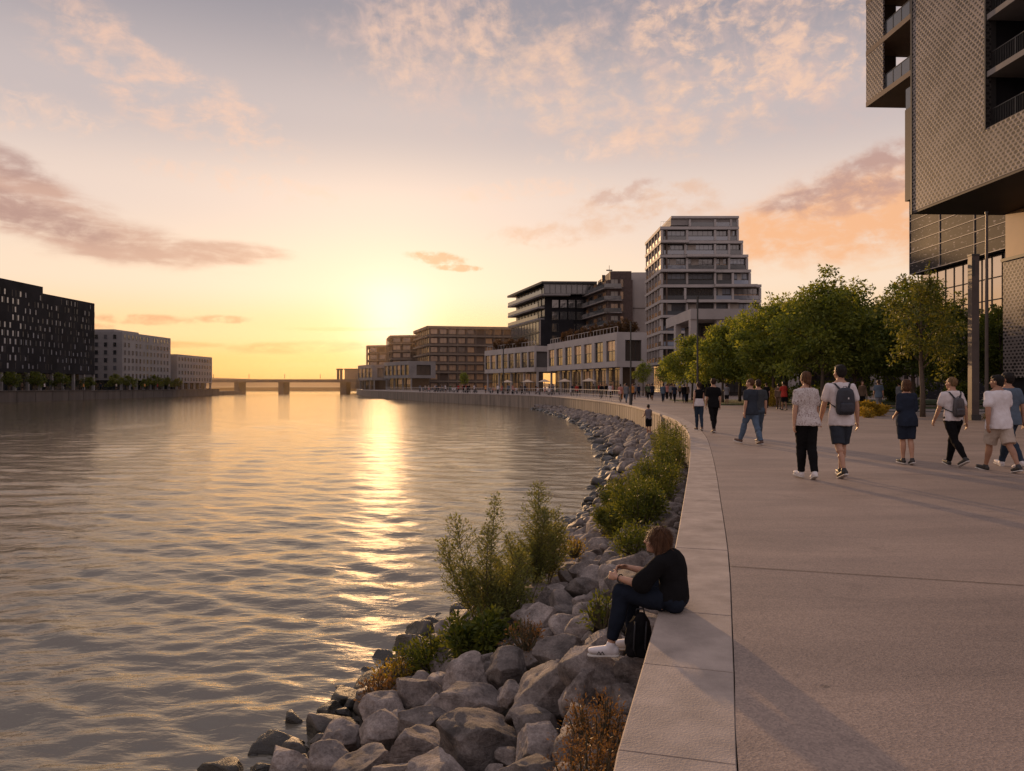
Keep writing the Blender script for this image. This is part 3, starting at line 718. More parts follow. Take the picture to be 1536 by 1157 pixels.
m_bag = mat('black_nylon', (.018,.02,.03), .6, .3, 10., .4, 60); m_strap = mat('bag_strap', (.014,.014,.018), .7)
def backpack(p, J, label, w=.29, h=.44, d=.15, m=None, slung=False, zoff=0.):
    k = J['k']; m = m or m_bag
    t = thing('backpack', label, 'backpack', p.location); t.rotation_euler = p.rotation_euler
    top = J['spine'][6]; c = Vector((0,-.115*k-d*.45,top.z-.03-h/2+zoff)); S = Vector((1,0,0))
    zs_ = [-.5,-.44,-.3,0,.25,.4,.47,.5]; wr_ = [.6,.9,1.,1.,.94,.8,.55,.3]; 
    mb = MB(); sweep(mb, [c+Vector((0,0,z*h)) for z in zs_], [w/2*q for q in wr_], [d/2*(q*.8+.2) for q in wr_], S, 22, 3.)
    def put(name, mb, mm, v=.01, parent=t): me = remesh(mb, v, 2, folds(.005,(9,9,9),3), name); me.materials.clear(); me.materials.append(mm); me.polygons.foreach_set('material_index',[0]*len(me.polygons)); return link(name, me, parent)
    put('bag', mb, m)
    mb = MB(); sweep(mb, [c+Vector((0,-d*.42,z*h)) for z in (-.42,-.38,-.1,-.04)], [w*.3,w*.38,w*.38,w*.3], [.03,.045,.045,.02], S, 18, 3.); put('pocket', mb, m)
    for sg in (-1,1):
        mb = MB(); a = c+Vector((sg*w*.22,d*.3,h*.44)); pts = [a, Vector((sg*.115*k,-.06*k,top.z+.035)), Vector((sg*.13*k,.03*k,top.z+.045)), Vector((sg*.14*k,.105*k,top.z-.04)), Vector((sg*.15*k,.115*k,top.z-.16)), Vector((sg*.17*k,.04,top.z-.27)), c+Vector((sg*w*.42,d*.3,-h*.25))]
        sweep(mb, pts, [.022]*7, [.008]*7, S, 10); put('strap', mb, m_strap, .008)
    mb = MB(); mb.tube([c+Vector((-.03,d*.2,h*.47)),c+Vector((-.02,d*.1,h*.55)),c+Vector((.02,d*.1,h*.55)),c+Vector((.03,d*.2,h*.47))], .007, 8); put('handle', mb, m_strap, .006)
    return t, c, w, h, d

C_ = lambda r,g,b: fab((r,g,b))
m_white = fabric('white_cotton', (.62,.57,.57), .85, .08, .6)
m_whiteB = fabric('white_tee_cotton', (.66,.62,.63), .85, .06, .6)
def patterned():
    m = fabric('patterned_cotton', (.55,.5,.48), .85, .1, .5); nt = m.node_tree; b = nt.nodes['Principled BSDF']; L = nt.links.new
    tc = node(nt,'ShaderNodeTexCoord'); v = node(nt,'ShaderNodeTexVoronoi', i_Scale=26.); L(tc.outputs['Object'], v.inputs['Vector'])
    n_ = node(nt,'ShaderNodeTexNoise', i_Scale=38., i_Detail=2., i_Distortion=2.); L(tc.outputs['Object'], n_.inputs['Vector'])
    mr = node(nt,'ShaderNodeMapRange'); L(n_.outputs['Fac'], mr.inputs[0]); mr.inputs[1].default_value=.56; mr.inputs[2].default_value=.6
    old = b.inputs['Base Color'].links[0].from_socket; mx = node(nt,'ShaderNodeMixRGB'); L(mr.outputs[0], mx.inputs[0]); L(old, mx.inputs[1]); mx.inputs[2].default_value=(.2,.13,.12,1); L(mx.outputs[0], b.inputs['Base Color']); return m
m_pat = patterned()
m_blackc = fabric('black_cotton', (.009,.0085,.0095)); m_navy = fabric('navy_cotton', (.02,.026,.042)); m_jeans = fabric('blue_denim', (.09,.13,.19)); m_dkjeans = fabric('dark_denim', (.012,.016,.026))
m_char = fabric('charcoal_cotton', (.035,.042,.055)); m_beige = fabric('beige_cotton', (.42,.35,.29)); m_blueg = fabric('blue_grey_cotton', (.09,.12,.16)); m_slate = fabric('slate_trousers',(.03,.045,.07))
m_shb = mat('black_shoe', (.02,.018,.018), .5); m_shw = mat('white_shoe', (.66,.62,.62), .6, .06); m_shbr = mat('brown_shoe', (.09,.045,.03), .5)

# woman in a patterned top
Jw = walk_joints(1.70,.165,(9,-6),(5,14),(5,-20),(-8,10),(8,14),10,2)
pw = build_person(Jw, dict(fem=True, girth=1.1, top=dict(m=m_pat, sleeve='short', inf=.018, drop=-.4), bottom=dict(kind='trousers', m=m_blackc, inf=.020), shoe=m_shw, hair='updo', haircol='auburn'), (4.74,11.8,0), R(2), .0085, True, 'woman in patterned pale top and black trousers, left of the man with black backpack')
# man with backpack
Jm = walk_joints(1.82,.19,(-10,12),(16,5),(-22,6),(10,-8),(14,8),11,2,yaw=12)
pm = build_person(Jm, dict(girth=1.0, top=dict(m=m_white, sleeve='short', inf=.02, drop=.2), bottom=dict(kind='shorts', m=m_char, inf=.018, flare=.03, end=.46), shoe=m_shb, hair='short', haircol='dark'), (5.38,12.0,0), R(-3), .0085, True, 'man in white t-shirt and dark shorts wearing a black backpack')
bp, c_, w_, h_, d_ = backpack(pm, Jm, 'black backpack with small pale mark on the back of the man in white t-shirt')
mb = MB(); mb.prism([(-.012,0),(.012,0),(.006,.03),(-.004,.03)], 0, .003); mk = mb.build('logo', m_shw, bp); mk.rotation_euler = (R(90),0,0); mk.location = c_+Vector((.02,-d_*.5-.004,h_*.08))
# man in dark shirt and jeans, mid stride towards the right
Jd = walk_joints(1.70,.18,(26,-17),(4,8),(10,-10),(-6,8),(14,10),6,2,yaw=25)
build_person(Jd, dict(top=dict(m=m_char, sleeve='short', inf=.02, drop=.1), bottom=dict(kind='trousers', m=m_jeans, inf=.016, flare=.014), shoe=m_shbr, hair='crop', haircol='auburn'), (6.1,18.7,0), R(26), .011, True, 'man in charcoal shirt and light blue jeans striding left of the patterned top')
Jd2 = walk_joints(1.66,.18,(-8,10),(10,5),(-8,4),(4,-8),(10,10),5,1)
build_person(Jd2, dict(top=dict(m=fab((.05,.055,.06)), sleeve='short', inf=.02), bottom=dict(kind='trousers', m=fab((.06,.08,.11)), inf=.016), shoe=m_shbr, hair='short', haircol='brown'), (6.62,19.7,0), R(-4), .012, True, 'person in dark shirt half hidden behind the man in light blue jeans')
# couple in black tops near the wall
Jc1 = walk_joints(1.62,.155,(8,-8),(4,12),(3,-14),(-6,6),(8,8),9,1)
build_person(Jc1, dict(fem=True, girth=.9, limb=.9, top=dict(m=m_blackc, sleeve='none', inf=.014, lo=3), bottom=dict(kind='trousers', m=m_slate, inf=.008), shoe=m_shbr, hair='updo', haircol='brown'), (6.27,24.6,0), R(4), .011, True, 'woman in black top with pale shirt tied at the waist by the wall')
wv = MB(); c_p = [p for p in COL.objects if p.get('label','').startswith('woman in black top with')][0]
sweep(wv, [Jc1['spine'][1]-Vector((0,0,.03)), Jc1['spine'][1], Jc1['spine'][2], Jc1['spine'][3], Jc1['spine'][3]+Vector((0,0,.04))], [.182,.184,.174,.146,.140], [.14,.14,.132,.114,.11], (1,0,0), 22, 2.2)
me = remesh(wv, .011, 2, folds(.006,(8,8,4),9), 'tied_shirt'); me.materials.clear(); me.materials.append(m_white); me.polygons.foreach_set('material_index',[0]*len(me.polygons)); link('tied_shirt', me, c_p)
Jc2 = walk_joints(1.72,.18,(-9,9),(14,4),(-16,4),(6,-6),(10,10),7,1)
build_person(Jc2, dict(girth=.95, limb=.95, top=dict(m=m_blackc, sleeve='short', inf=.022, drop=.1), bottom=dict(kind='trousers', m=m_blackc, inf=.01), shoe=m_shbr, hair='short', haircol='brown'), (6.4,23.3,0), R(2), .011, True, 'man in black t-shirt and black trousers beside the woman with tied shirt')
# person in black with shorts
Jb = walk_joints(1.58,.155,(5,-4),(4,10),(3,-16),(-6,-4),(62,60),3,1)
build_person(Jb, dict(fem=True, girth=.98, limb=1., top=dict(m=m_navy, sleeve='half', inf=.024, drop=.5), bottom=dict(kind='shorts', m=m_navy, inf=.02, flare=.022, end=.44), shoe=m_shb, hair='bob', haircol='auburn'), (7.48,13.9,0), R(-2), .009, True, 'person in loose black top and black shorts with short auburn hair walking alone')
# man with a sling backpack
Js = walk_joints(1.68,.178,(-20,16),(22,4),(-28,10),(14,-14),(16,10),10,3,yaw=22)
ps = build_person(Js, dict(girth=.98, top=dict(m=m_white, sleeve='short', inf=.018), bottom=dict(kind='trousers', m=m_blackc, inf=.012), shoe=m_shb, hair='crop', haircol='blond', skin=0), (8.24,13.7,0), R(3), .009, True, 'man in white t-shirt and black trousers with a small black sling bag on his back')
backpack(ps, Js, 'small narrow dark backpack on the man in black trousers', .21, .36, .11, mat('dark_leather', (.05,.045,.05), .45, .3, 8.), zoff=-.04)
# stocky man in white t-shirt and beige shorts
Jr = walk_joints(1.72,.195,(20,-22),(5,10),(8,-14),(-16,16),(12,14),13,3,yaw=28)
build_person(Jr, dict(girth=1.13, limb=1.1, skin=1, top=dict(m=m_whiteB, sleeve='short', inf=.018, drop=.3), bottom=dict(kind='shorts', m=m_beige, inf=.024, flare=.035, end=.48), shoe=m_shb, hair='short', haircol='dark'), (8.5,12.8,0), R(6), .009, True, 'stocky man in white t-shirt and beige shorts at the right edge')
Jq = walk_joints(1.76,.195,(-18,20),(14,5),(-20,10),(12,-12),(14,10),9,3,yaw=20)
build_person(Jq, dict(girth=1.05, limb=1.05, skin=1, top=dict(m=m_blueg, sleeve='short', inf=.022, drop=.2), bottom=dict(kind='trousers', m=m_slate, inf=.018), shoe=m_shw, hair='short', haircol='dark'), (9.12,13.45,0), R(4), .009, True, 'man in blue grey shirt partly hidden behind the stocky man in beige shorts')
# man standing on the bank stones
Jo = walk_joints(1.68,.18,(6,-4),(8,4),(0,0),(18,20),(50,55),8,6)
po = build_person(Jo, dict(top=dict(m=fab((.16,.14,.15)), sleeve='none', inf=.018), bottom=dict(kind='shorts', m=m_blackc, inf=.02, end=.46), shoe=m_shbr, hair='short', haircol='dark'), (7.42,39.8,-1.2), R(10), .014, True, 'person in grey vest and black shorts standing on the stones below the sea wall')

# ---- the seated woman (faces the water, slightly away from the camera)
k = .80; J = {'k':k}; A_ = R(28); fw = Vector((-math.cos(A_), math.sin(A_), 0)); S = Vector((-fw.y*-1, fw.x*-1, 0))
S = Vector((fw.y, -fw.x, 0))      # her right hand side
J['side'] = S; J['fwd'] = fw; up = Vector((0,0,1))
hipc = Vector((1.045,4.93,.08)); 
J['hip'] = [hipc-S*.075-fw*.0, hipc+S*.075]
J['knee'] = [J['hip'][0]+fw*.30-S*.01+up*.015, J['hip'][1]+fw*.31+S*.03+up*.01]
J['ankle'] = [Vector((.735,4.93,-.285)), Vector((.66,5.14,-.30))]
J['ankle'][0] = J['knee'][0]+(Vector((.66,4.96,-.31))-J['knee'][0]).normalized()*.36
J['ankle'][1] = J['knee'][1]+(Vector((.84,5.12,-.30))-J['knee'][1]).normalized()*.36
ft = (fw*.97+Vector((0,-.25,-.06))).normalized(); J['foot'] = [ft, ft]; J['fp'] = [0,0]
lean = [(-.02,-.045),(-.028,.0),(-.036,.055),(-.038,.115),(-.03,.172),(-.010,.228),(.008,.266),(.022,.288),(.034,.303)]
J['spine'] = [hipc+fw*a+up*b_ for a, b_ in lean]
ch = J['spine'][6]
J['sh'] = [ch-S*.128-up*.01, ch+S*.128-up*.01]
J['el'] = [J['sh'][0]+fw*.13-S*.03-up*.155, J['sh'][1]+fw*.14+S*.02-up*.15]
J['wr'] = [J['el'][0]+(fw*.18+S*.065+up*.01), J['el'][1]+(fw*.17-S*.03+up*.03)]
J['hd'] = [(J['wr'][0]-J['el'][0]).normalized(), (fw*.8-S*.55+up*.1).normalized()]
J['palm'] = [S*.8-up*.3, -S*.6-up*.5]; J['thumb'] = [up, up]
J['neck'] = J['spine'][8]-fw*.01; J['head'] = J['neck']+fw*.045+up*.066; J['yaw'] = R(10); J['nod'] = R(5)
J['fz'] = math.atan2(fw.y, fw.x)-math.pi/2
Jseat = J
seated = build_person(J, dict(fem=True, girth=.94, limb=.96, curl=1.15, headk=1.0, top=dict(m=m_blackc, sleeve='half', inf=.018), bottom=dict(kind='trousers', m=m_dkjeans, inf=.011, crop=True), shoe=m_shw, hair='long', haircol='auburn'), (0,0,0), 0, .0055, True, 'woman in black top and dark jeans sitting on the wall edge looking at the water')
# place the Empty at her seat
off = Vector((1.0,4.95,0)); seated.location = off
for ch_ in seated.children: ch_.location = -off
# marks on the sneaker, bracelet
sh_ = [c for c in seated.children if c.name.startswith('shoe')][0]
mb = MB(); a = J['ankle'][0]; f = J['foot'][0]; dn = Vector((0,0,-1)); out_ = -S*.0335
c = a+f*.055+dn*.045+out_
for dx_, tilt in ((-.014,.6),(-.002,-.6),(.008,.6),(.020,-.6)):
    q = c+f*dx_; v = (f*tilt+up*.9).normalized()*.013; w = f*.0025
    mb.add([q-v-w, q-v+w, q+v+w, q+v-w, q-v-w-S*.004, q-v+w-S*.004, q+v+w-S*.004, q+v-w-S*.004], [(0,1,2,3),(7,6,5,4),(0,4,5,1),(1,5,6,2),(2,6,7,3),(3,7,4,0)])
mk = mb.build('side_mark', m_shb, sh_)
mb = MB(); w_ = J['wr'][0]; d_ = J['hd'][0]; a1 = d_.cross(up).normalized(); a2 = d_.cross(a1); pts = [w_-d_*.02+(a1*math.cos(q*math.pi/8)+a2*math.sin(q*math.pi/8))*.027 for q in range(17)]; mb.tube(pts, .004, 6)
br_ = mb.build('bracelet', m_strap, seated); br_.location = -off
# black bag under her knees
t = thing('handbag', 'soft black backpack standing on the rock under the seated woman knees', 'bag', (.845,4.90,-.30))
mb = MB(); sweep(mb, [(0,0,0),(0,0,.02),(0,0,.1),(.01,0,.19),(.015,0,.25),(.015,0,.275)], [.075,.09,.092,.078,.05,.02], [.06,.07,.068,.055,.035,.015], (1,.2,0), 20, 2.8)
me = remesh(mb, .006, 3, folds(.014,(14,14,9),5), 'bag'); me.materials.clear(); me.materials.append(m_blackc); me.polygons.foreach_set('material_index',[0]*len(me.polygons)); link('bag', me, t)
for sx in (-.03,.045):
    mb = MB(); mb.tube([(sx,-.05,.24),(sx-.01,-.075,.16),(sx-.015,-.08,.07),(sx,-.066,.02)], .006, 6); mb.build('strap', m_strap, t, True)
mb = MB(); mb.tube([(-.02,0,.26),(-.015,-.01,.31),(.03,-.01,.315),(.045,0,.26)], .006, 6); mb.build('handle', m_strap, t, True)

# ---- the crowd further along
var = []
poses = [dict(th=(18,-14),kn=(5,22),fp=(8,-24),arm=(-14,14),el=(10,18),abd=9), dict(th=(-12,15),kn=(18,5),fp=(-20,8),arm=(12,-12),el=(12,12),abd=8),
         dict(th=(3,-2),kn=(4,3),fp=(0,0),arm=(4,2),el=(30,14),abd=9), dict(th=(8,-6),kn=(4,10),fp=(4,-10),arm=(30,-4),el=(70,8),abd=6)]
skins = [0,1,0,2]
crowd_m = {'black':m_blackc,'navy':m_navy,'white':m_white,'grey':fab((.16,.16,.17)),'red':fab((.35,.04,.03)),'pink':fab((.5,.22,.18)),'orange':fab((.6,.26,.08)),'blue grey':m_blueg,'brown':fab((.12,.08,.055)),'green':fab((.07,.09,.05)),'beige':m_beige}
proto = []
for i, q in enumerate(poses):
    J = walk_joints(1.72,.172,**q); p = build_person(J, dict(girth=1., skin=skins[i], top=dict(m=m_blackc, sleeve='short' if i % 2 else 'long', inf=.024, drop=.2), bottom=dict(kind='trousers' if i != 3 else 'shorts', m=m_slate, inf=.018), shoe=m_shb, hair=('short','updo','bob','short')[i], haircol=('dark','brown','auburn','dark')[i]), (0,-30-i,0), 0, .022, False, 'p')
    proto.append(p)
J = walk_joints(1.66,.17,(88,84),(86,84),(0,0),(30,34),(60,60),6,4)
p = build_person(J, dict(skin=0, top=dict(m=m_blackc, sleeve='short', inf=.024), bottom=dict(kind='trousers', m=m_slate, inf=.018), shoe=m_shb, hair='short', haircol='brown'), (0,-36,0), 0, .03, False, 'p')
proto.append(p)
def person_copy(i, x, y, z, rz, top, bottom, label, group, sc=1., parts=True):
    r = dup(proto[i], (x,y,z), rz, sc, label, group)
    for c in r.children:
        nm = c.name.split('.')[0]
        if nm in ('shirt','trousers','shorts'):
            c.material_slots[0].link = 'OBJECT'; c.material_slots[0].material = crowd_m[top if nm == 'shirt' else bottom]
    return r
gp = 'people strolling far along the promenade'
far_p = [(9.75,66,1,'pink','brown','person in pink top by the start of the railing'),(9.9,63.5,0,'grey','blue grey','tall person in grey, right of the pink top by the railing'),
 (12.0,80,2,'orange','orange','small figure in bright orange left of the second lamp post'),(13.4,80,3,'grey','navy','person in grey just right of the second lamp post'),
 (10.2,84,2,'black','black','dark figure at the railing left of the pink top'),(13.6,66,0,'blue grey','navy','person in blue grey, first of the four walking before the tower'),
 (14.3,64.5,1,'navy','black','person in navy, second of the four before the tower'),(14.9,63.5,0,'black','navy','person in black, third of the four before the tower'),
 (15.5,65,2,'brown','black','person in brown, last of the four before the tower'),(16.4,56,3,'grey','black','person in grey by the hedge right of the two in black shirts'),
 (17.0,49,1,'black','black','person in black just right of the man in light blue jeans'),(16.9,46.5,0,'brown','brown','person in brown left of the red top'),
 (16.4,44.2,3,'red','black','person in red top left of the woman in patterned top'),(19.3,38.6,1,'blue grey','grey','person in blue grey shirt standing behind the yellow bush'),
 (21.5,45,2,'brown','black','dim figure left of the young street tree trunk'),(24.8,46,3,'green','black','dim figure between street tree and thick pole'),
 (15.9,92,0,'navy','black','small dark figure before the pavilion right end'),(17.2,94,1,'black','brown','small black figure right of the pavilion corner'),
 (18.3,96,2,'red','navy','small figure in red before the tower ground floor'),(19.5,93,3,'grey','black','small grey figure near the portico leg'),(20.6,90,0,'brown','black','small brown figure near the portico leg'),
 (14.6,95,1,'white','navy','small figure in white before the large pavilion'),(12.6,98,2,'black','black','small black figure before the large pavilion'),(11.2,101,3,'brown','navy','small brown figure before the large pavilion'),
 (26.4,50,0,'grey','black','dim grey figure right of the thick pole')]
for (x,y,i,tc_,bc,lb) in far_p:
    person_copy(i, x, y, .07 if y in (45,46,38.6,50) else 0, rng.uniform(-.5,.5)+(0 if i != 2 else 2.5), tc_, bc, lb, gp, rng.uniform(.94,1.03) if 'small figure in bright' not in lb else .72)
tops = list(crowd_m)
gs = 'people seated on the cafe terrace behind the railing'
for n_ in range(72):
    f = n_/72; y = 112+f*66+rng.uniform(-1,1); x = wx(y)+rng.uniform(2.2,6.5); tcol = tops[rng.integers(len(tops))]
    wh = 'under the large pavilion' if y < 140 else ('between the pavilions' if y < 158 else 'before the small pavilion')
    if rng.random() < .55: person_copy(4, x, y, .02, rng.random()*6.28, tcol, 'navy', f'tiny seated figure in {tcol} {wh}', f'{tcol} clad figures seated {wh}')
    else: person_copy(int(rng.integers(4)), x, y, 0, rng.random()*6.28, tcol, 'black', f'tiny standing figure in {tcol} {wh}', f'{tcol} clad figures standing {wh}')
for n_ in range(16):
    y = 72+n_*2.2; x = wx(y)+rng.uniform(2.5,10.); tcol = tops[rng.integers(len(tops))]; wh = 'on the plaza left of the tower'
    person_copy(int(rng.integers(4)), x, y, 0, rng.uniform(-.6,.6)+(3.1 if n_ % 3 == 0 else 0), tcol, 'black', f'small far figure in {tcol} {wh}', f'{tcol} clad figures {wh}')
for n_ in range(14):
    y = 150+n_*7.5; tcol = tops[rng.integers(len(tops))]
    sec = 'black' if y < 196 else 'grey white'
    person_copy(int(rng.integers(4)), -105.2, y, .42, rng.random()*6.28, tcol, 'black', f'tiny figure in {tcol} on the far left quay before the {sec} block', f'{tcol} clad figures on the left quay by the {sec} block')
for p in proto:
    for c in list(p.children): bpy.data.objects.remove(c)
    bpy.data.objects.remove(p)
# cafe tables on the terrace
tb = 'small cafe tables on the terrace'
tt = thing('cafe_table', 'small cafe table among the seated people under the pavilions', 'table', (10.5,118,0), tb)
mb = MB(); mb.tube([(0,0,.72),(0,0,.75)], .38, 14); mb.build('table_top', M['conc_light'], tt)
mb = MB(); mb.tube([(0,0,0),(0,0,.72)], .035, 8); mb.tube([(0,0,0),(0,0,.02)], .22, 10); mb.build('leg', M['steel'], tt)
for x,y in ((8.2,122),(9.5,128),(6.,130),(4.5,137),(1.8,142),(-1,147),(-4,153)): dup(tt, (x,y,0))

bpy.data.scenes.remove(TMP)
# ------------------------------------------------------------------ windows helper
_wcache = {}
def window(parent, F, a, z, w, h, gm, fm, fr=.08, name='window', mull=0, d=.0, recess=.12, up=None):
    """one window: frame ring and pane as one small mesh (shared by size), placed on a facade"""
    key = (round(w,2), round(h,2), gm.name, fm.name, mull, fr, F.out, up.name if up else '')
    if key not in _wcache:
        mb = MB(); o = F.out
        # local: x along, y outwards*out, z up
        def bx(x0,x1,z0,z1,y0,y1,mi):
            ya, yb = sorted((y0*o, y1*o)); mb.box(x0,x1,ya,yb,z0,z1,mi)
        bx(0,w,0,h*(.5 if up else 1),-.02,.03,0)
        if up: bx(0,w,h*.5,h,-.02,.031,2); bx(fr,w-fr,h*.5-fr/2,h*.5+fr/2,.03,.08,1)
        bx(0,fr,0,h,.03,.09,1); bx(w-fr,w,0,h,.03,.09,1); bx(fr,w-fr,0,fr,.03,.087,1); bx(fr,w-fr,h-fr,h,.03,.087,1)
        for i in range(mull): x = w*(i+1)/(mull+1); bx(x-fr/3,x+fr/3,fr,h-fr,.03,.075,1)
        _wcache[key] = mb.mesh(name, [gm, fm]+([up] if up else []))
    o = link(name, _wcache[key], parent)
    p = F.pt(a, d, z); q = parent; off = Vector((0,0,0))
    while q is not None: off += Vector(q.location); q = q.parent
    o.location = Vector(p)-off; o.rotation_euler = (0,0,F.ang)
    return o

# ================================================================== left bank
qb = thing('quay_wall', 'long dark concrete quay wall under the buildings across the river on the left', 'wall')
mb = MB(); mb.box(-106,-104,60,181,-4,.3); mb.box(-106.6,-104.6,181,262,-4,.15)
mb.box(-105.9,-103.8,60,181.2,.3,.42); mb.box(-106.4,-104.4,181.2,262.3,.15,.27)
for y in range(64,260,6): mb.box(-103.95 if y < 180 else -104.58, -103.9 if y < 180 else -104.53, y, y+.12, -3, .28 if y < 180 else .12)
part('wall_body', mb, M['quay'], qb)
mb = MB(); mb.box(-140,-106.7,262.4,290,-4,-.6); part('low_pier', mb, M['quay'], qb)
mb = MB(); mb.add([(-900,40,.2),(-106,40,.2),(-106.6,262,.1),(-160,262,.1),(-180,480,.1),(-900,480,.1)], [(0,1,2,3,4,5)])
tag(mb.build('far_bank_ground', M['conc_dark']), kind='structure')

# black block
bk = thing('office_block', 'tall black office block with scattered narrow slot windows on the far left bank', 'building', (-111,160,0))
mb = MB(); mb.box(-140,-111,118,195,4.4,23.3); part('wall', mb, M['black'], bk)
mb = MB(); mb.box(-138,-111.3,118,174,23.3,24.9); part('penthouse', mb, M['black'], bk)
mb = MB(); mb.box(-138,-114,120,193,.1,4.4); part('ground_floor', mb, M['glass'], bk)
F = Face((-111,118),(-111,195),-1)
for y in np.arange(120,195,4.4):
    mb = MB(); mb.box(-111.7,-111.1,y,y+.5,.1,4.4); part('column', mb, M['conc_mid'], bk)
cells = [(r_, c) for r_ in range(10) for c in range(22)]
cells = [(r_, c) for r_, c in cells if rng.random() < .62]
gl1 = glass('slot_glass', (.22,.23,.26), .25, var=1.2)
cells.sort(key=lambda q: abs(q[1]-14)); 
for i, (r_, c) in enumerate(cells[:100]):
    yy = 38+c*1.72+(r_%2)*.8+rng.uniform(-.2,.2); h = 1.25 if rng.random() < .75 else .9
    if yy > 76.2: continue
    window(bk, F, yy, 5.3+r_*1.8, .42, h, gl1, M['black'], .05)
rest = MB()
for (r_, c) in cells[100:]:
    yy = 38+c*1.72+(r_%2)*.8; rest.fbox(F, yy, yy+.42, 5.3+r_*1.8, 6.5+r_*1.8, 0, .05)
for r_ in range(10):
    for c in range(60):
        if rng.random() < .4 and (c*1.28 < 38 or True):
            yy = 1+c*1.28+rng.uniform(0,.5)
            rest.fbox(F, yy, yy+.14, 5.2+r_*1.8, 6.6+r_*1.8, 0, .02, 1)
o = part('window_row', rest, [gl1, M['steel']], bk); o['kind'] = 'stuff'

# grey-white block
gw = thing('office_block', 'grey white office block with rows of small windows beside the black block', 'building', (-110,207,0))
mb = MB(); mb.box(-135,-110,207,236.3,3.,16.7); part('wall', mb, M['greywhite'], gw)
mb = MB(); mb.box(-128,-113,208.5,222,16.7,17.5); part('penthouse', mb, M['greywhite'], gw)
mb = MB(); mb.box(-133,-112.2,208,236,.1,3.); part('ground_floor', mb, M['glass'], gw)
for y in np.arange(207.2,236,4.1):
    mb = MB(); mb.box(-110.8,-110.2,y,y+.5,.1,3.); part('column', mb, M['greywhite'], gw)
F = Face((-110,207),(-110,236.3),-1); F2 = Face((-110,207),(-135,207),1)
for r_ in range(6):
    for c in range(13):
        if rng.random() < .94: window(gw, F, .9+c*2.15, 3.6+r_*2.2, .95, 1.35, M['glass_var'], M['greywhite'], .05)
    for c in range(3): window(gw, F2, 1.6+c*2.6, 3.6+r_*2.2, 1.0, 1.3, M['glass_var'], M['greywhite'], .05)
# low grey block
gb = thing('office_block', 'lowest grey office block at the right end of the left bank row', 'building', (-110,243,0))
mb = MB(); mb.box(-135,-110,241,269,2.4,11.8); part('wall', mb, M['greywhite'], gb)
mb = MB(); mb.box(-133,-112,242,268,.1,2.4); part('ground_floor', mb, M['glass'], gb)
for y in np.arange(241.3,269,4.5):
    mb = MB(); mb.box(-110.8,-110.2,y,y+.5,.1,2.4); part('column', mb, M['greywhite'], gb)
F = Face((-110,241),(-110,269),-1)
for r_ in range(4):
    for c in range(12): window(gb, F, .8+c*2.25, 2.9+r_*2.25, 1.1, 1.3, M['glass_var'], M['greywhite'], .05)

# ================================================================== bridge and distant things
br = thing('road_bridge', 'low flat road bridge crossing the river below the sunset', 'bridge', (-100,330,0))
mb = MB(); mb.box(-190,-40,328,340,2.95,3.75); mb.box(-190,-40,327.8,328,3.2,4.3); part('deck', mb, M['conc_dark'], br)
for x, w_ in ((-124,3.),(-104,3.4),(-76,4.)):
    mb = MB(); mb.box(x-w_/2*.7,x+w_/2*.7,330,339,-4,2.95); part('pier', mb, M['conc_dark'], br)
mb = MB(); mb.box(-78.6,-77.9,329,331,3.7,9.0); mb.box(-77.2,-76.5,329,331,3.7,9.); mb.box(-78.8,-76.3,328.6,331.4,8.5,9.1); part('bridge_tower', mb, M['conc_dark'], br)
for x in np.arange(-150,-60,16):
    mb = MB(); mb.tube([(x,329,4.6),(x,329,6.6)], .12, 5); part('lamp_post', mb, M['steel'], br)
m_h = mat('distant_hills', (.12,.08,.04), 1., .3, .01)
mb = MB(); n_ = 120; vs = []
for i in range(n_+1):
    x = -700+i*10.5; h = 3+7*math.exp(-((x+150)/60)**2)+9*math.exp(-((x+420)/160)**2)+2.5*mnoise.noise(Vector((x*.02,0,3)))+1.2*mnoise.noise(Vector((x*.15,0,3)))
    vs += [(x,760,-3),(x,800,max(h,1.5)),(x,1100,max(h,1.5)*.9)]
mb.add(vs, [(3*i,3*i+3,3*i+4,3*i+1) for i in range(n_)]+[(3*i+1,3*i+4,3*i+5,3*i+2) for i in range(n_)])
tag(mb.build('hills', m_h, smooth=True), kind='structure')
mb = MB(); mb.box(-420,-60,470,476,-3,.4); mb.box(-420,-60,476,800,-3,.35)
tag(mb.build('far_shore', m_h), kind='structure')

# ================================================================== right bank, far
def slab_block(root, foot, faces, z0, z1, n, over=1.5, slabm=None, wallm=None, glassm=None, slab_h=.7, ground=None):
    """core prism + projecting slabs; windows on the given facade index list"""
    mb = MB(); mb.prism(foot, z0, z1-.1); part('wall', mb, wallm, root)
    c = np.mean(foot,axis=0); h = (z1-z0)/n
    for k in range(1, n+1):
        z = z0+k*h
        q = [tuple(np.array(p)+(np.array(p)-c)/np.hypot(*(np.array(p)-c))*over) for p in foot]
        mb = MB(); mb.prism(q, z-slab_h*(.8 if k < n else 1.3), z); part('balcony_slab' if k < n else 'roof', mb, slabm, root)
    for (i, j) in faces:
        F = Face(foot[i], foot[j], -1 if True else 1)
        # outwards must point away from centre
        t = Vector(F.pt(0,1,0))[:2] if False else None
        if (Vector(F.pt(F.L/2,1,0)).xy-Vector(c)).length < (Vector(F.pt(F.L/2,-1,0)).xy-Vector(c)).length: F = Face(foot[i], foot[j], 1)
        m_ = max(2, int(F.L/3.2)); w = F.L/m_
        for k in range(n):
            for q in range(m_):
                if rng.random() < .93: window(root, F, q*w+w*.12, z0+k*h+.35, w*.76, h*.62, glassm, wallm, .08, mull=1)
            # thin posts at the slab edge
        for q in range(m_+1):
            mb = MB(); mb.fbox(F, min(q*w,F.L-.2), min(q*w,F.L-.2)+.16, z0, z1, over-.35, over-.2); part('post', mb, slabm, root)
gl_b = glass('painted_reflection_glass', (.26,.145,.065), .25, var=1.)  # warm evening reflections put into the glass colour
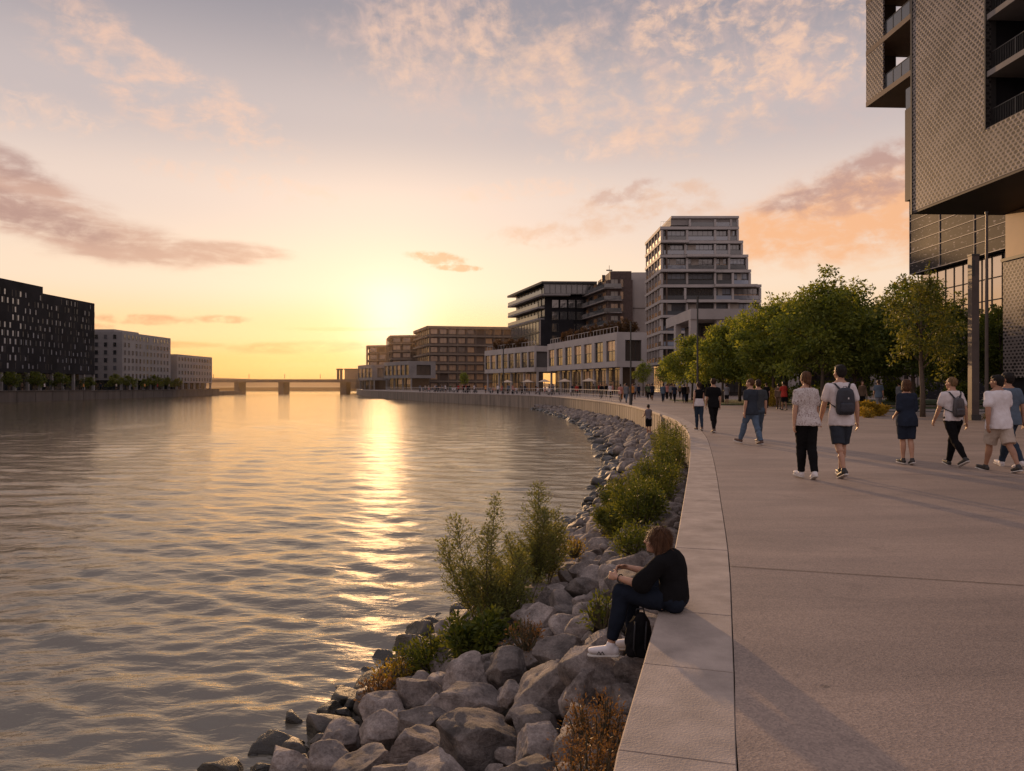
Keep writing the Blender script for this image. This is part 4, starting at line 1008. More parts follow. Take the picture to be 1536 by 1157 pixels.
cB = thing('apartment_block', 'wide brown apartment block with long balcony slabs near the setting sun', 'building', (-29,260,0))
slab_block(cB, [(-37,284),(-29.3,260),(3,266),(3,300),(-37,300)], [(0,1),(1,2)], 0, 22.6, 7, 1.3, M['bronze'], M['brownwall'], gl_b, .75)
cb2 = thing('apartment_block', 'middle brown terraced block between the wide block and the sun', 'building', (-44,300,0))
slab_block(cb2, [(-54,322),(-49.3,301),(-41,299),(-33,303),(-33,330),(-54,330)], [(0,1),(1,2),(2,3)], 0, 22.0, 7, 1.4, M['bronze'], M['brownwall'], gl_b, .7)
cb3 = thing('apartment_block', 'smallest brown terraced block farthest left, right beneath the sun glow', 'building', (-60,340,0))
slab_block(cb3, [(-70,362),(-67,343),(-58,340),(-50,344),(-50,370),(-70,370)], [(0,1),(1,2),(2,3)], 0, 20.2, 6, 1.4, M['bronze'], M['brownwall'], gl_b, .7)
lo_ = thing('quayside_shed', 'small plain block beside the bridge end below the sun', 'building', (-72,345,0))
mb = MB(); mb.box(-79,-70,346,360,0,9.); part('wall', mb, M['bronze'], lo_)
mb = MB(); mb.box(-79.3,-69.7,345.7,360.3,9.,9.5); part('roof', mb, M['conc_dark'], lo_)
def pavilion(root, A, B, C, z0, z1, nwin, wallm, glassm, frm=.55, split=True, door=None, endwin=1):
    """raised white box on columns; river face A->B, end face B->C"""
    F = Face(A, B, 1); 
    mid = (Vector(A)+Vector(C))/2
    if (Vector(F.pt(F.L/2,1,0)).xy-mid).length < (Vector(F.pt(F.L/2,-1,0)).xy-mid).length: F = Face(A, B, -1)
    D = Vector(A)+(Vector(C)-Vector(B)); G = Face(B, C, F.out)
    # solid floor and roof plates, piers between windows
    foot = [tuple(A), tuple(B), tuple(C), tuple(D)]
    H = z1-z0
    mb = MB(); mb.prism(foot, z0, z0+H*.17); mb.prism(foot, z1-H*.22, z1); part('wall', mb, wallm, root)
    W_ = G.L
    def inset(i): return [F.pt(i,-i,0)[:2], F.pt(F.L-i,-i,0)[:2], F.pt(F.L-i,-(W_-i),0)[:2], F.pt(i,-(W_-i),0)[:2]]
    inn = inset(.75)
    mb = MB(); mb.prism(inn, z0+H*.17, z1-H*.22); part('core', mb, M['conc_dark'], root)
    w = F.L/nwin
    for i in range(nwin+1):
        mb = MB(); a = i*w-frm/2; a0, a1 = max(0,a), min(F.L,a+frm); mb.fbox(F, a0, a1, z0+H*.17, z1-H*.22, -.5, 0); part('pier', mb, wallm, root)
        if i < nwin: window(root, F, i*w+frm/2, z0+H*.17, w-frm, H*.61, glassm, M['steel'], .12, mull=1 if w > 3 else 0, d=-.35, up=gl_up if i % 3 != 2 else gl_pav)
    if endwin:
        e = G.L
        for (a0,a1) in ((0,.28),(.82,1.)):
            mb = MB(); mb.fbox(G, a0*e+(.5 if a0==0 else 0), a1*e, z0+H*.17, z1-H*.22, -.5, 0); part('pier', mb, wallm, root)
        window(root, G, .28*e, z0+H*.17, .54*e, H*.61, glassm, M['steel'], .12, mull=2, d=-.35)
    # recessed glazed ground floor with columns
    inn = inset(1.5)
    mb = MB(); mb.prism(inn, 0, z0-.02); part('ground_floor', mb, M['glass_brown'], root)
    FG = Face(inn[0], inn[1], F.out); k = max(3,int(FG.L/3))
    for i in range(k):
        window(root, FG, i*FG.L/k+.1, .15, FG.L/k-.2, z0-.5, gl_shop if rng.random() < .5 else M['glass_brown'], M['steel'], .1, name='shop_window', mull=1, d=.03, up=gl_up if rng.random() < .45 else M['glass_brown'])
    k = max(3,int(F.L/6.5))
    for i in range(k+1):
        mb = MB(); mb.fbox(F, min(i*F.L/k, F.L-.45), min(i*F.L/k, F.L-.45)+.4, 0, z0, -1.1, -.7); part('column', mb, wallm, root)
    return F, G
gl_shop = glass('shop_glass', (.20,.12,.06), .12, var=1.4)
gl_up = glass('upper_pane_painted_reflection', (.34,.2,.11), .25, wob=.04, var=.9)  # orange sky reflection painted into the upper half of the window
gl_pav = glass('pavilion_glass', (.07,.055,.045), .1, wob=.04, var=1.)
p0 = thing('pavilion', 'tiny pale raised box on columns in front of the brown terraced blocks', 'building', (-36,235,0))
pavilion(p0, (-44,252), (-33,235), (-25,240), 3.9, 9.4, 6, M['conc_mid'], gl_pav)
p00 = thing('pavilion', 'farthest dim raised box under the smallest terraced block', 'building', (-52,262,0))
pavilion(p00, (-58,276), (-50,262), (-44,266), 3.4, 9., 4, M['conc_mid'], gl_pav)

# building with overhanging dark glass storeys
D = thing('office_block', 'dark glass office block with overhanging upper floors above the white pavilions', 'building', (8.5,200,0))
h = 3.2
A, B = Vector((-.6,231)), Vector((8.5,200)); Cc = Vector((22.5,201))
def ins(p, q, d):   # footprint helper
    return tuple(Vector(p)+(Vector(q)-Vector(p)).normalized()*d)
foot = [tuple(A),tuple(B),tuple(Cc),(22.5,231)]
levels = [(29.9,26.9,'top'),(26.9,23.7,'mid'),(23.7,20.5,'mid'),(20.5,17.,'low'),(17.,13.4,'low'),(13.4,10.2,'base')]
F = Face(A,B,-1)
if F.pt(5,1,0)[0] > F.pt(5,-1,0)[0]: F = Face(A,B,1)
G = Face(B,Cc,F.out)
mb = MB(); mb.prism([F.pt(2.,-1.4,0)[:2],F.pt(F.L-2.5,-1.4,0)[:2],(22.5,203.5),(22.5,231)], 8, 29.3); part('core', mb, M['black'], D)
mb = MB(); mb.prism([F.pt(-1.6,.5,0)[:2],F.pt(F.L+.4,.5,0)[:2],(23.2,200),(23,232)], 29.3, 29.9); part('roof', mb, M['steel'], D)
for z in (26.1, 20.0+2.9, 19.7):
    mb = MB(); mb.prism([F.pt(-1.4,.4,0)[:2],F.pt(F.L-(.2 if z > 25 else 3.5),.4,0)[:2],(16. if z > 25 else 15.,200.3+(0 if z > 25 else 3)),(15,231)], z, z+.5); part('balcony_slab', mb, M['conc_mid'], D)
    mb = MB(); mb.fbox(F, -1.3, F.L-.5-(0 if z > 25 else 3.2), z+.5, z+1.5, .3, .34); part('balustrade', mb, M['glass_bal'], D)
for z in (26.2, 23.0, 19.8):
    for i in range(9):
        window(D, F, 2.6+i*3.1, z+.6, 2.4, 2.2, M['glass_var'], M['steel'], .1, mull=2, d=-1.35)
mb = MB(); mb.prism([F.pt(1.5,.1,0)[:2],F.pt(F.L-3.,.1,0)[:2],(17,203),(17,231)], 12.6, 19.6); part('lower_storeys', mb, M['glass_brown'], D)
for z in (12.6,16.,19.3):
    mb = MB(); mb.fbox(F, 1.2, F.L-2.8, z, z+.35, .1, .3); part('band', mb, M['steel'], D)
for i in range(10):
    for z in (13.1,16.45): window(D, F, 1.8+i*2.75, z, 2.5, 2.8, M['glass_bal'], M['steel'], .07, d=.12)
mb = MB(); mb.fbox(G, 0.2, 14, 26.5, 29.2, -.3, -.1); part('glass_wall', mb, M['glass_bal'], D)
for i in range(9): window(D, G, .4+i*1.5, 26.6, 1.4, 2.5, M['glass_bal'], M['steel'], .06, d=-.08)
mb = MB(); mb.box(7.95,17.1,202.6,202.9,12.4,19.75); part('end_cladding', mb, M['black'], D)
G2 = Face((10.5,202.55),(22.5,203.4),G.out)
for r_ in range(4):
    for i in range(5): window(D, G2, .5+i*2.3, 13+r_*3.3, 1.9, 2.3, M['glass'], M['steel'], .08, d=.05)

# brick apartment building with balconies and an antenna
Eb = thing('apartment_block', 'dark brick apartment block with balconies and rooftop antenna behind the right pavilion', 'building', (24,190,0))
A, B, Cc = Vector((19.6,208)), Vector((24.4,186)), Vector((30.6,186))
F = Face(A,B,-1)
if F.pt(5,1,0)[0] > F.pt(5,-1,0)[0]: F = Face(A,B,1)
G = Face(B,Cc,F.out)
mb = MB(); mb.prism([tuple(A),tuple(B),tuple(Cc),(30.6,208)], 8, 28.3); part('wall', mb, M['brick'], Eb)
mb = MB(); mb.prism([(25,189),(25.,186.6),(30.4,186.6),(30.4,205),(24,205)], 28.3, 30.6); part('penthouse', mb, M['brick'], Eb)
for r_ in range(6):
    z = 10.5+r_*3.1
    mb = MB(); mb.prism([F.pt(0,1.2,0)[:2],F.pt(F.L+.3,1.2,0)[:2],(27.8,184.9),(27.8,186.2),(21,207)], z, z+.28); part('balcony_slab', mb, M['conc_mid'], Eb)
    mb = MB(); mb.fbox(F, .2, F.L, z+.28, z+1.25, 1.1, 1.14); mb.fbox(G, -1.1, 3.2, z+.28, z+1.25, .85, .89); part('balustrade', mb, M['glass_bal'], Eb)
    for i in range(6): window(Eb, F, .5+i*3.6, z+.4, 2.5, 2.2, gl_b if i % 2 else M['glass_var'], M['steel'], .1, mull=1, d=.02)
    window(Eb, G, .6, z+.4, 1.9, 2.1, M['blind'] if r_ != 3 else gl_b, M['steel'], .08, mull=1, d=.02)
    window(Eb, G, 3.0, z+.4, .9, 2.1, gl_b, M['steel'], .08, d=.02)
mb = MB(); mb.tube([(25.2,190,30.6),(25.2,190,32.6)], .06, 5); mb.box(24.4,26,189.9,190.1,31.2,31.5); mb.box(23.2,24,189,190,28.3,30.); part('antenna', mb, M['steel'], Eb)
Lw = thing('building', 'narrow plain grey wall showing between the brick block and the tower', 'building', (33,195,0))
mb = MB(); n_ = 8
pts = [(31.2+1.5-1.5*math.cos(t*math.pi/2/n_), 195+1.5-1.5*math.sin(t*math.pi/2/n_)) for t in range(n_+1)]+[(40,195),(40,210),(31.2,210)]
mb.prism(pts, 0, 31.6); part('wall', mb, M['conc_light'], Lw)
mb = MB(); mb.box(31.3,40,194.9,195,14,14.12); mb.box(31.3,40,194.9,195,22,22.12); part('trim', mb, M['steel'], Lw)

# white pavilions
P2 = thing('pavilion', 'smaller white raised pavilion with tall windows, left of the larger one', 'building', (5,169,0))
F, G = pavilion(P2, (-7.3,195), (5.2,169), (9,171.5), 4.7, 10.7, 8, M['conc_light'], gl_pav, .55, endwin=0)
mb = MB(); mb.box(7,16,172,190,4.7,10.4); part('link_wall', mb, M['conc_mid'], P2)
F = Face((7,172),(16,172),-1)
for r_ in (0,1):
    for i in range(3): window(P2, F, 1+i*2.4, 5.6+r_*2.2, 1.2, 1.4, M['glass'], M['steel'], .06)
P1 = thing('pavilion', 'largest white raised pavilion with seven tall windows on the promenade', 'building', (18,126,0))
pavilion(P1, (7.9,164), (18.0,126), (23.4,127.2), 4.7, 10.7, 7, M['conc_light'], gl_pav, 1.5)
# roof terrace parts
for root, A, B in ((P1,(8.6,163),(18.3,127)),(P2,(-6.5,194),(5.4,170))):
    mb = MB(); A, B = Vector(A), Vector(B); L_ = (B-A).length
    F = Face(A,B,1); k = int(L_/1.6)
    for i in range(k+1): mb.fbox(F, i*L_/k-.04, i*L_/k+.04, 10.7, 11.75, -.04, .04)
    mb.fbox(F, 0, L_, 11.7, 11.78, -.04, .04); part('terrace_railing', mb, M['railing'], root)

# ================================================================== stepped tower
T = thing('apartment_tower', 'tallest concrete apartment tower stepping back on its right side with glazed balconies', 'building', (40,157,0))
zs = [6.4, 9.7, 13.0, 16.3, 19.6, 22.9, 26.1, 29.3, 32.3, 35.3, 37.6]
xr = [51.5, 53.4, 53.4, 53.4, 53.4, 51.2, 50.6, 49.5, 48.6, 48.6]
xl = 31.7
core = MB()
for i in range(10):
    x0 = xl+1.5 if i < 9 else 34.2
    core.box(x0, xr[i]-1.7, 158.7, 174, zs[i]+.002, zs[i+1]-.002)
part('core', core, M['conc_dark'], T)
Fm = Face((xl,157),(xl+25,157),-1); Fl = Face((xl,174),(xl,157),1)
if Fl.pt(1,1,0)[0] > xl: Fl = Face((xl,174),(xl,157),-1)
for i in range(11):
    x0 = xl if i < 10 else 34.1; xe = xr[min(i,9)] if i == 0 else max(xr[i-1] if i > 0 else 0, xr[min(i,9)] if i < 10 else 0)
    th = .62 if i < 10 else .5
    mb = MB(); mb.box(x0, xe, 156.95, 175, zs[i]-th*.6, zs[i]+th*.4)
    if i < 9: a_ = x0+[0,5.6,11.6,0,5.6,11.6,0,5.6,0][i]; mb.box(a_, min(a_+[11.4,9.,xe-a_-11.6,6.,11.,9.,11.6,9.,6.][i] if a_ < xe-3 else a_, xe-.3), 156.1, 156.949, zs[i]-th*.55, zs[i]+th*.35)
    part('floor_slab' if i < 10 else 'roof', mb, M['conc_light'], T)
mb = MB(); mb.box(34.1,48.4,157.4,172,35.9,37.3); part('penthouse', mb, M['conc_mid'], T)
for i in range(10):
    z0, z1 = zs[i]+.34, zs[i+1]-.5
    xe = xr[i]; a1 = xe-xl
    cuts = [0.2, 5.6-.4*(i%3==1), 11.6, 14.6+.8*(i in (4,5)), a1-.45]
    if i == 9: cuts = [6.2, 11.6, 15., a1-.5]
    for c in cuts:
        mb = MB(); mb.fbox(Fm, c, c+.45, z0, z1, -1.7, -.08); part('pier', mb, M['conc_light'], T)
    for j in range(len(cuts)-1):
        a, b_ = cuts[j]+.5, cuts[j+1]-.05
        gm = M['glass_var'] if rng.random() < .75 else gl_b
        window(T, Fm, a, z0, b_-a, z1-z0, gm, M['steel'], .08, mull=max(1,int((b_-a)/1.1)), d=-.95 if i != 2 else -1.2, name='glazed_door', up=M['glass_blue'] if rng.random() < .5 else M['glass_var'])
        if rng.random() < .4:
            mb = MB(); q = rng.uniform(a, (a+b_)/2); mb.fbox(Fm, q, q+(b_-a)*.3, z0+.1, z1-.05, -.84, -.8); part('curtain', mb, M['blind'], T)
        mb = MB(); mb.fbox(Fm, a-.05, b_, z0, z0+.8, -.22, -.18); mb.fbox(Fm, a-.05, b_, z0+.8, z0+.86, -.24, -.16); part('balustrade', mb, M['glass_blue'] if rng.random() < .45 else M['glass_bal'], T)
    # left face
    for k in range(5):
        if i == 9: break
        a = k*3.4
        mb = MB(); mb.fbox(Fl, a, a+.35, z0, z1, -1.2, -.02); part('pier', mb, M['conc_light'], T)
        window(T, Fl, a+.4, z0, 2.95, z1-z0, gl_b if (i+k) % 2 else M['glass_brown'], M['steel'], .08, mull=1, d=-.8)
        mb = MB(); mb.fbox(Fl, a+.4, a+3.3, z0, z0+.9, -.2, -.15); part('balustrade', mb, gl_b, T)
mb = MB(); mb.fbox(Fl, 0, 17, 6.5, 35.2, -1.6, -1.25); part('side_wall', mb, M['brownwall'], T)
mb = MB(); mb.box(31.9,34,157.6,171,35.4,35.5); 
for x in np.arange(31.9,34.3,.6): mb.box(x,x+.04,157.3,157.34,35.6,36.7)
for x in np.arange(48.6,53.,.5): mb.box(x,x+.03,157.3,157.34,20.,20.9) if x > 51.3 else None
mb.box(31.9,34.2,157.3,157.34,36.66,36.7); part('roof_railing', mb, M['railing'], T)
mb = MB(); mb.box(33.5,50,160,173,0,6.); part('ground_floor', mb, M['glass_brown'], T)
F = Face((33.5,160),(50,160),-1)
for i in range(7): window(T, F, .2+i*2.3, .2, 2.1, 5.4, gl_shop, M['steel'], .1, name='shop_window', mull=1, d=.03)
F = Face((33.5,173),(33.5,160),-1)
if F.pt(1,1,0)[0] > 33.5: F = Face((33.5,173),(33.5,160),1)
for i in range(5): window(T, F, .2+i*2.5, .2, 2.3, 5.4, gl_shop, M['steel'], .1, name='shop_window', mull=1, d=.03)
for x in (33,38.5,44,50):
    mb = MB(); mb.box(x-.3,x+.3,157.6,158.2,0,6.); part('column', mb, M['conc_light'], T)

# ================================================================== portico building
PG = thing('portico_building', 'low pale concrete building with a deep flat portico standing before the tower', 'building', (25.4,105,0))
mb = MB(); mb.box(25.6,64,105,122,11.0,12.5); part('roof', mb, M['conc_light'], PG)
mb = MB(); mb.box(25.6,26.5,114.8,116,3.9,11.); part('side_pillar', mb, M['conc_light'], PG)
mb = MB(); mb.box(25.6,26.5,105.15,116,0,3.9); mb.box(25.6,26.5,105.15,106.3,3.9,11.); part('side_pillar', mb, M['conc_light'], PG)
mb = MB(); mb.box(29.4,30.6,105.3,106.5,0,11.); part('column', mb, M['conc_light'], PG)
mb = MB(); mb.box(40,41.2,105.3,106.5,0,11.); part('column', mb, M['conc_light'], PG)
mb = MB(); mb.box(52,53.2,105.3,106.5,0,11.); part('column', mb, M['conc_light'], PG)
mb = MB(); mb.box(28.5,64,112,121,0,11.); part('wall', mb, M['conc_dark'], PG)
for z in (3.9,7.4):
    mb = MB(); mb.box(27.6,64,107.8,112,z,z+.35); part('floor_slab', mb, M['conc_light'], PG)
    mb = MB(); mb.box(27.6,64,107.8,107.84,z+.35,z+1.3); part('balustrade', mb, M['glass_bal'], PG)
F = Face((28.5,112),(64,112),-1)
for r_ in range(3):
    for i in range(10): window(PG, F, .4+i*3.5, .4+r_*3.6, 3.1, 2.8, M['glass_var'], M['steel'], .1, mull=1)
# low long building behind the trees
LB = thing('building', 'long low grey building whose roof shows above the row of trees', 'building', (75,130,0))
mb = MB(); mb.box(55,110,128,150,0,14.3); part('wall', mb, M['conc_mid'], LB)
mb = MB(); mb.box(54.6,110.4,127.6,150.4,14.3,15.2); part('roof', mb, M['conc_dark'], LB)
F = Face((55,128),(110,128),-1)
for r_ in range(4):
    for i in range(12): window(LB, F, 1+i*4.4, 1+r_*3.4, 3.2, 2., M['glass_var'], M['steel'], .1, mull=1)

# ================================================================== right: perforated building
def perforated():
    m, nt, b, out = newmat('perforated_panel'); L = nt.links.new
    tc = node(nt,'ShaderNodeTexCoord'); sp = node(nt,'ShaderNodeSeparateXYZ'); L(tc.outputs['Object'], sp.inputs[0])
    def mth(op, a, b_=None, c=None):
        n_ = node(nt,'ShaderNodeMath', operation=op)
        for i, q in enumerate((a,b_,c)):
            if q is None: continue
            if isinstance(q,(int,float)): n_.inputs[i].default_value = q
            else: L(q, n_.inputs[i])
        return n_.outputs[0]
    u = mth('DIVIDE', mth('ADD', sp.outputs[0], sp.outputs[1]), .36); v = mth('DIVIDE', sp.outputs[2], .215)
    row = mth('FLOOR', v); off = mth('MULTIPLY', mth('MODULO', row, 2.), .5)
    uu = mth('ADD', u, off)
    fu = mth('SUBTRACT', mth('FRACT', uu), .5); fv = mth('SUBTRACT', mth('FRACT', v), .5)
    cell = node(nt,'ShaderNodeCombineXYZ'); L(mth('FLOOR', uu), cell.inputs[0]); L(row, cell.inputs[1])
    wn = node(nt,'ShaderNodeTexWhiteNoise'); L(cell.outputs[0], wn.inputs['Vector'])
    big = node(nt,'ShaderNodeTexNoise', i_Scale=.55, i_Detail=3.); L(tc.outputs['Object'], big.inputs['Vector'])
    fu = mth('MULTIPLY', fu, 1.)
    d = mth('SQRT', mth('ADD', mth('MULTIPLY',fu,fu), mth('MULTIPLY',fv,fv)))
    rad = mth('ADD', mth('MULTIPLY', wn.outputs['Value'], .09), mth('ADD', mth('MULTIPLY', big.outputs['Fac'], .34), .12))
    hole = node(nt,'ShaderNodeMapRange', interpolation_type='SMOOTHSTEP'); L(mth('SUBTRACT', rad, d), hole.inputs[0]); hole.inputs[1].default_value = -.03; hole.inputs[2].default_value = .03
    n1 = node(nt,'ShaderNodeTexNoise', i_Scale=.3, i_Detail=5.); L(tc.outputs['Object'], n1.inputs['Vector'])
    cr = node(nt,'ShaderNodeValToRGB'); e = cr.color_ramp.elements; e[0].position=.3; e[1].position=.7; e[0].color=(.215,.185,.172,1); e[1].color=(.30,.26,.242,1)
    L(n1.outputs['Fac'], cr.inputs[0])
    s1_ = mth('LESS_THAN', mth('FRACT', mth('DIVIDE', sp.outputs[1], 2.88)), .014); s2_ = mth('LESS_THAN', mth('FRACT', mth('DIVIDE', sp.outputs[2], 3.225)), .012)
    seam = mth('MAXIMUM', s1_, s2_); pn = node(nt,'ShaderNodeCombineXYZ'); L(mth('FLOOR', mth('DIVIDE', sp.outputs[1], 2.88)), pn.inputs[0]); L(mth('FLOOR', mth('DIVIDE', sp.outputs[2], 3.225)), pn.inputs[1])
    pw = node(nt,'ShaderNodeTexWhiteNoise'); L(pn.outputs[0], pw.inputs['Vector'])
    tone = mth('MULTIPLY', mth('ADD', mth('MULTIPLY', pw.outputs['Value'], .22), .88), mth('SUBTRACT', 1., mth('MULTIPLY', seam, .55)))
    ct = node(nt,'ShaderNodeMixRGB', blend_type='MULTIPLY'); ct.inputs[0].default_value = 1.; L(cr.outputs[0], ct.inputs[1]); L(tone, ct.inputs[2])
    mx = node(nt,'ShaderNodeMixRGB'); L(hole.outputs[0], mx.inputs[0]); L(ct.outputs[0], mx.inputs[1]); mx.inputs[2].default_value = (.008,.006,.006,1)
    L(mx.outputs[0], b.inputs['Base Color']); b.inputs['Roughness'].default_value = .55
    bp = node(nt,'ShaderNodeBump', i_Strength=.7, i_Distance=.05); bp.invert = True; L(hole.outputs[0], bp.inputs['Height']); L(bp.outputs[0], b.inputs['Normal'])
    return m
M['perf'] = perforated()
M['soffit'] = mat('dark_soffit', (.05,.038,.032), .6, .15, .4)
PB = thing('perforated_building', 'large overhanging building clad in perforated metal panels with dark balconies, right edge', 'building', (27,49,0))
F = Face((26.7,49.),(28.6,7.),1)
if F.pt(1,1,0)[0] > 27.5: F = Face((26.7,49.),(28.6,7.),-1)
s1, s2 = 7.2, 34.
def cuboid(a,b,z0,z1,d0,d1):
    mb = MB(); mb.fbox(F,a,b,z0,z1,d0,d1); return mb
part('facade_panel', cuboid(0, s1, 13.1, 36, -.3, 0), M['perf'], PB)
part('facade_panel', cuboid(s1, s2, 13.1, 16.15, -.3, 0), M['perf'], PB)
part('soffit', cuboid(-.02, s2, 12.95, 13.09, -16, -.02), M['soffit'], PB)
part('end_wall', cuboid(.0, .3, 13.1, 36, -16, -.31), M['perf'], PB)
part('corner_trim', cuboid(-.06, .1, 12.93, 36, -.1, .05), M['steel'], PB)
part('corner_trim', cuboid(s1-.12, s1+.0, 16.1, 36, -.6, .04), M['steel'], PB)
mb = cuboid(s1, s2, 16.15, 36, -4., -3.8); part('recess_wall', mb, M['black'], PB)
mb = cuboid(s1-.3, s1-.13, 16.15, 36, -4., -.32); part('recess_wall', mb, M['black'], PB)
FR = Face(F.pt(0,-3.8,0)[:2], F.pt(s2,-3.8,0)[:2], F.out)
for k in range(6):
    z = 16.15+k*3.25
    if k: part('balcony_slab', cuboid(s1, s2, z-.32, z, -3.8, -.05), M['conc_mid'], PB)
    mb = MB(); mb.fbox(F, s1+.05, s2, z+1.05, z+1.1, -.32, -.27)
    for a in np.arange(s1+.1, s1+9, .13): mb.fbox(F, a, a+.022, z, z+1.05, -.305, -.285)
    for a in np.arange(s1+1.9, s2, 2.): mb.fbox(F, a, a+.07, z, z+1.1, -.34, -.26)
    part('balcony_railing', mb, M['steel'], PB)
    for a in (s1+2.5, s1+6.4): window(PB, FR, a, z+.05, 3., 2.5, M['glass'], M['steel'], .1, mull=1, name='glazed_door')
# far balconies beyond the end wall, above 22.3 m
F3 = F
for k, z in enumerate((22.3,26.1,29.9)):
    mb = MB(); mb.fbox(F3, -5.8, -.06, z-.02, z+.35, -6, 0); part('balcony_slab', mb, M['bronze'], PB)
    mb = MB()
    for a in np.arange(-5.5,-.1,1.): mb.fbox(F3, a, a+.05, z+.35, z+1.45, -.2, -.15)
    mb.fbox(F3, -5.5, -.1, z+1.4, z+1.45, -.2, -.15); part('balcony_railing', mb, M['steel'], PB)
    mb = MB(); mb.fbox(F3, -5.5,-.1, z+.4, z+1.38, -.18,-.17); part('balustrade', mb, M['glass_bal'], PB)
for z in (22.3,26.1):
    mb = MB(); mb.fbox(F3, -5.8, -3.5, z+.35, z+3.78, -.12, -.02); part('screen_panel', mb, M['perf'], PB)
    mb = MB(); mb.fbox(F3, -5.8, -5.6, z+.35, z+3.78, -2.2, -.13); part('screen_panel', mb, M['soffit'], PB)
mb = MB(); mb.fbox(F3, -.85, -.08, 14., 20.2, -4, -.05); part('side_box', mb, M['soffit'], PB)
mb = MB(); mb.fbox(F3, -.8, -.1, 20.2, 21.6, -.12, -.08); part('balustrade', mb, M['glass_bal'], PB)
# lower block
mb = MB(); mb.box(32.8,50,12,49,2.0,9.9); part('lower_wall', mb, M['perf'], PB)
mb = MB(); mb.box(33.1,50,12,48.8,0,1.98); part('plinth', mb, M['black'], PB)
m_or = mat('tan_panel', (.42,.26,.15), .35, .1, .5)
mb = MB(); mb.box(32.9,50,12,48.9,9.92,12.93); part('upper_wall', mb, m_or, PB)
mb = MB(); mb.box(32.7,32.78,12,49.1,9.75,9.95); part('trim', mb, M['steel'], PB)

# dark glass building behind
def glassgrid():
    m, nt, b, out = newmat('curtain_wall'); L = nt.links.new
    tc = node(nt,'ShaderNodeTexCoord')
    vo = node(nt,'ShaderNodeTexVoronoi', i_Scale=1.0, distance='CHEBYCHEV'); mp = node(nt,'ShaderNodeMapping'); mp.inputs['Scale'].default_value = (.5,.5,1.2)
    L(tc.outputs['Object'], mp.inputs[0]); L(mp.outputs[0], vo.inputs['Vector'])
    n_ = node(nt,'ShaderNodeTexNoise', i_Scale=3.2, i_Detail=4.); L(mp.outputs[0], n_.inputs['Vector'])
    cr = node(nt,'ShaderNodeValToRGB'); e = cr.color_ramp.elements; e[0].position=.60; e[1].position=.68; e[0].color=(.016,.016,.022,1); e[1].color=(.36,.31,.3,1)
    L(n_.outputs['Fac'], cr.inputs[0]); L(cr.outputs[0], b.inputs['Base Color'])
    b.inputs['Roughness'].default_value = .55; b.inputs['Specular IOR Level'].default_value = .12
    return m
CWm = glassgrid()
GB = thing('glass_building', 'dark glass curtain wall building with a lit reflective lower band, behind the perforated one', 'building', (45,83,0))
mb = MB(); mb.box(45,75,30,83,14.,40); part('wall', mb, CWm, GB)
mb = MB(); mb.box(46.,75,30,82.4,0,13.98); part('lower_wall', mb, CWm, GB)
gm_mirror = glass('mirror_glass', (.62,.5,.42), .06, spec=1., wob=.006); gm_mirror.node_tree.nodes['Principled BSDF'].inputs['Metallic'].default_value = .75
F = Face((45,83),(45,30),1)
if F.pt(1,1,0)[0] > 45: F = Face((45,83),(45,30),-1)
mb = MB()
for z in np.arange(14., 30, 1.2): mb.fbox(F, 0, 40, z, z+.06, 0, .05)
for a in np.arange(0, 40, 5.8): mb.fbox(F, a, a+.05, 14.12, 30, .0, .05)
part('mullion_grid', mb, M['railing'], GB)
Fg = Face((46,82.4),(46,40),F.out)
for i in range(9):
    for r_ in range(3): window(GB, Fg, .2+i*1.5, 7.6+r_*2.1, 1.46, 2.06, gm_mirror, M['steel'], .03)
mb = MB()
for z in (3.8,6.4,9.,11.5): mb.fbox(Fg, 14, 37, z, z+.12, .02, .1)
for a in np.arange(14,37,2.9): mb.fbox(Fg, a, a+.07, .2, 13.9, .02, .09)
part('mullion_grid', mb, M['railing'], GB)
# evening haze over the far end of the river, in the direction of the sun
m = bpy.data.materials.new('evening_haze'); m.use_nodes = True; nt = m.node_tree; nt.nodes.clear()
out = nt.nodes.new('ShaderNodeOutputMaterial'); vs_ = nt.nodes.new('ShaderNodeVolumeScatter')
vs_.inputs['Color'].default_value = (1.,.7,.42,1); vs_.inputs['Density'].default_value = .001; vs_.inputs['Anisotropy'].default_value = .78
nt.links.new(vs_.outputs[0], out.inputs['Volume'])
mb = MB(); mb.box(-200,20,215,640,-1.9,27); tag(mb.build('haze', m), kind='structure')
scene.cycles.volume_bounces = 0; scene.cycles.volume_step_rate = 8
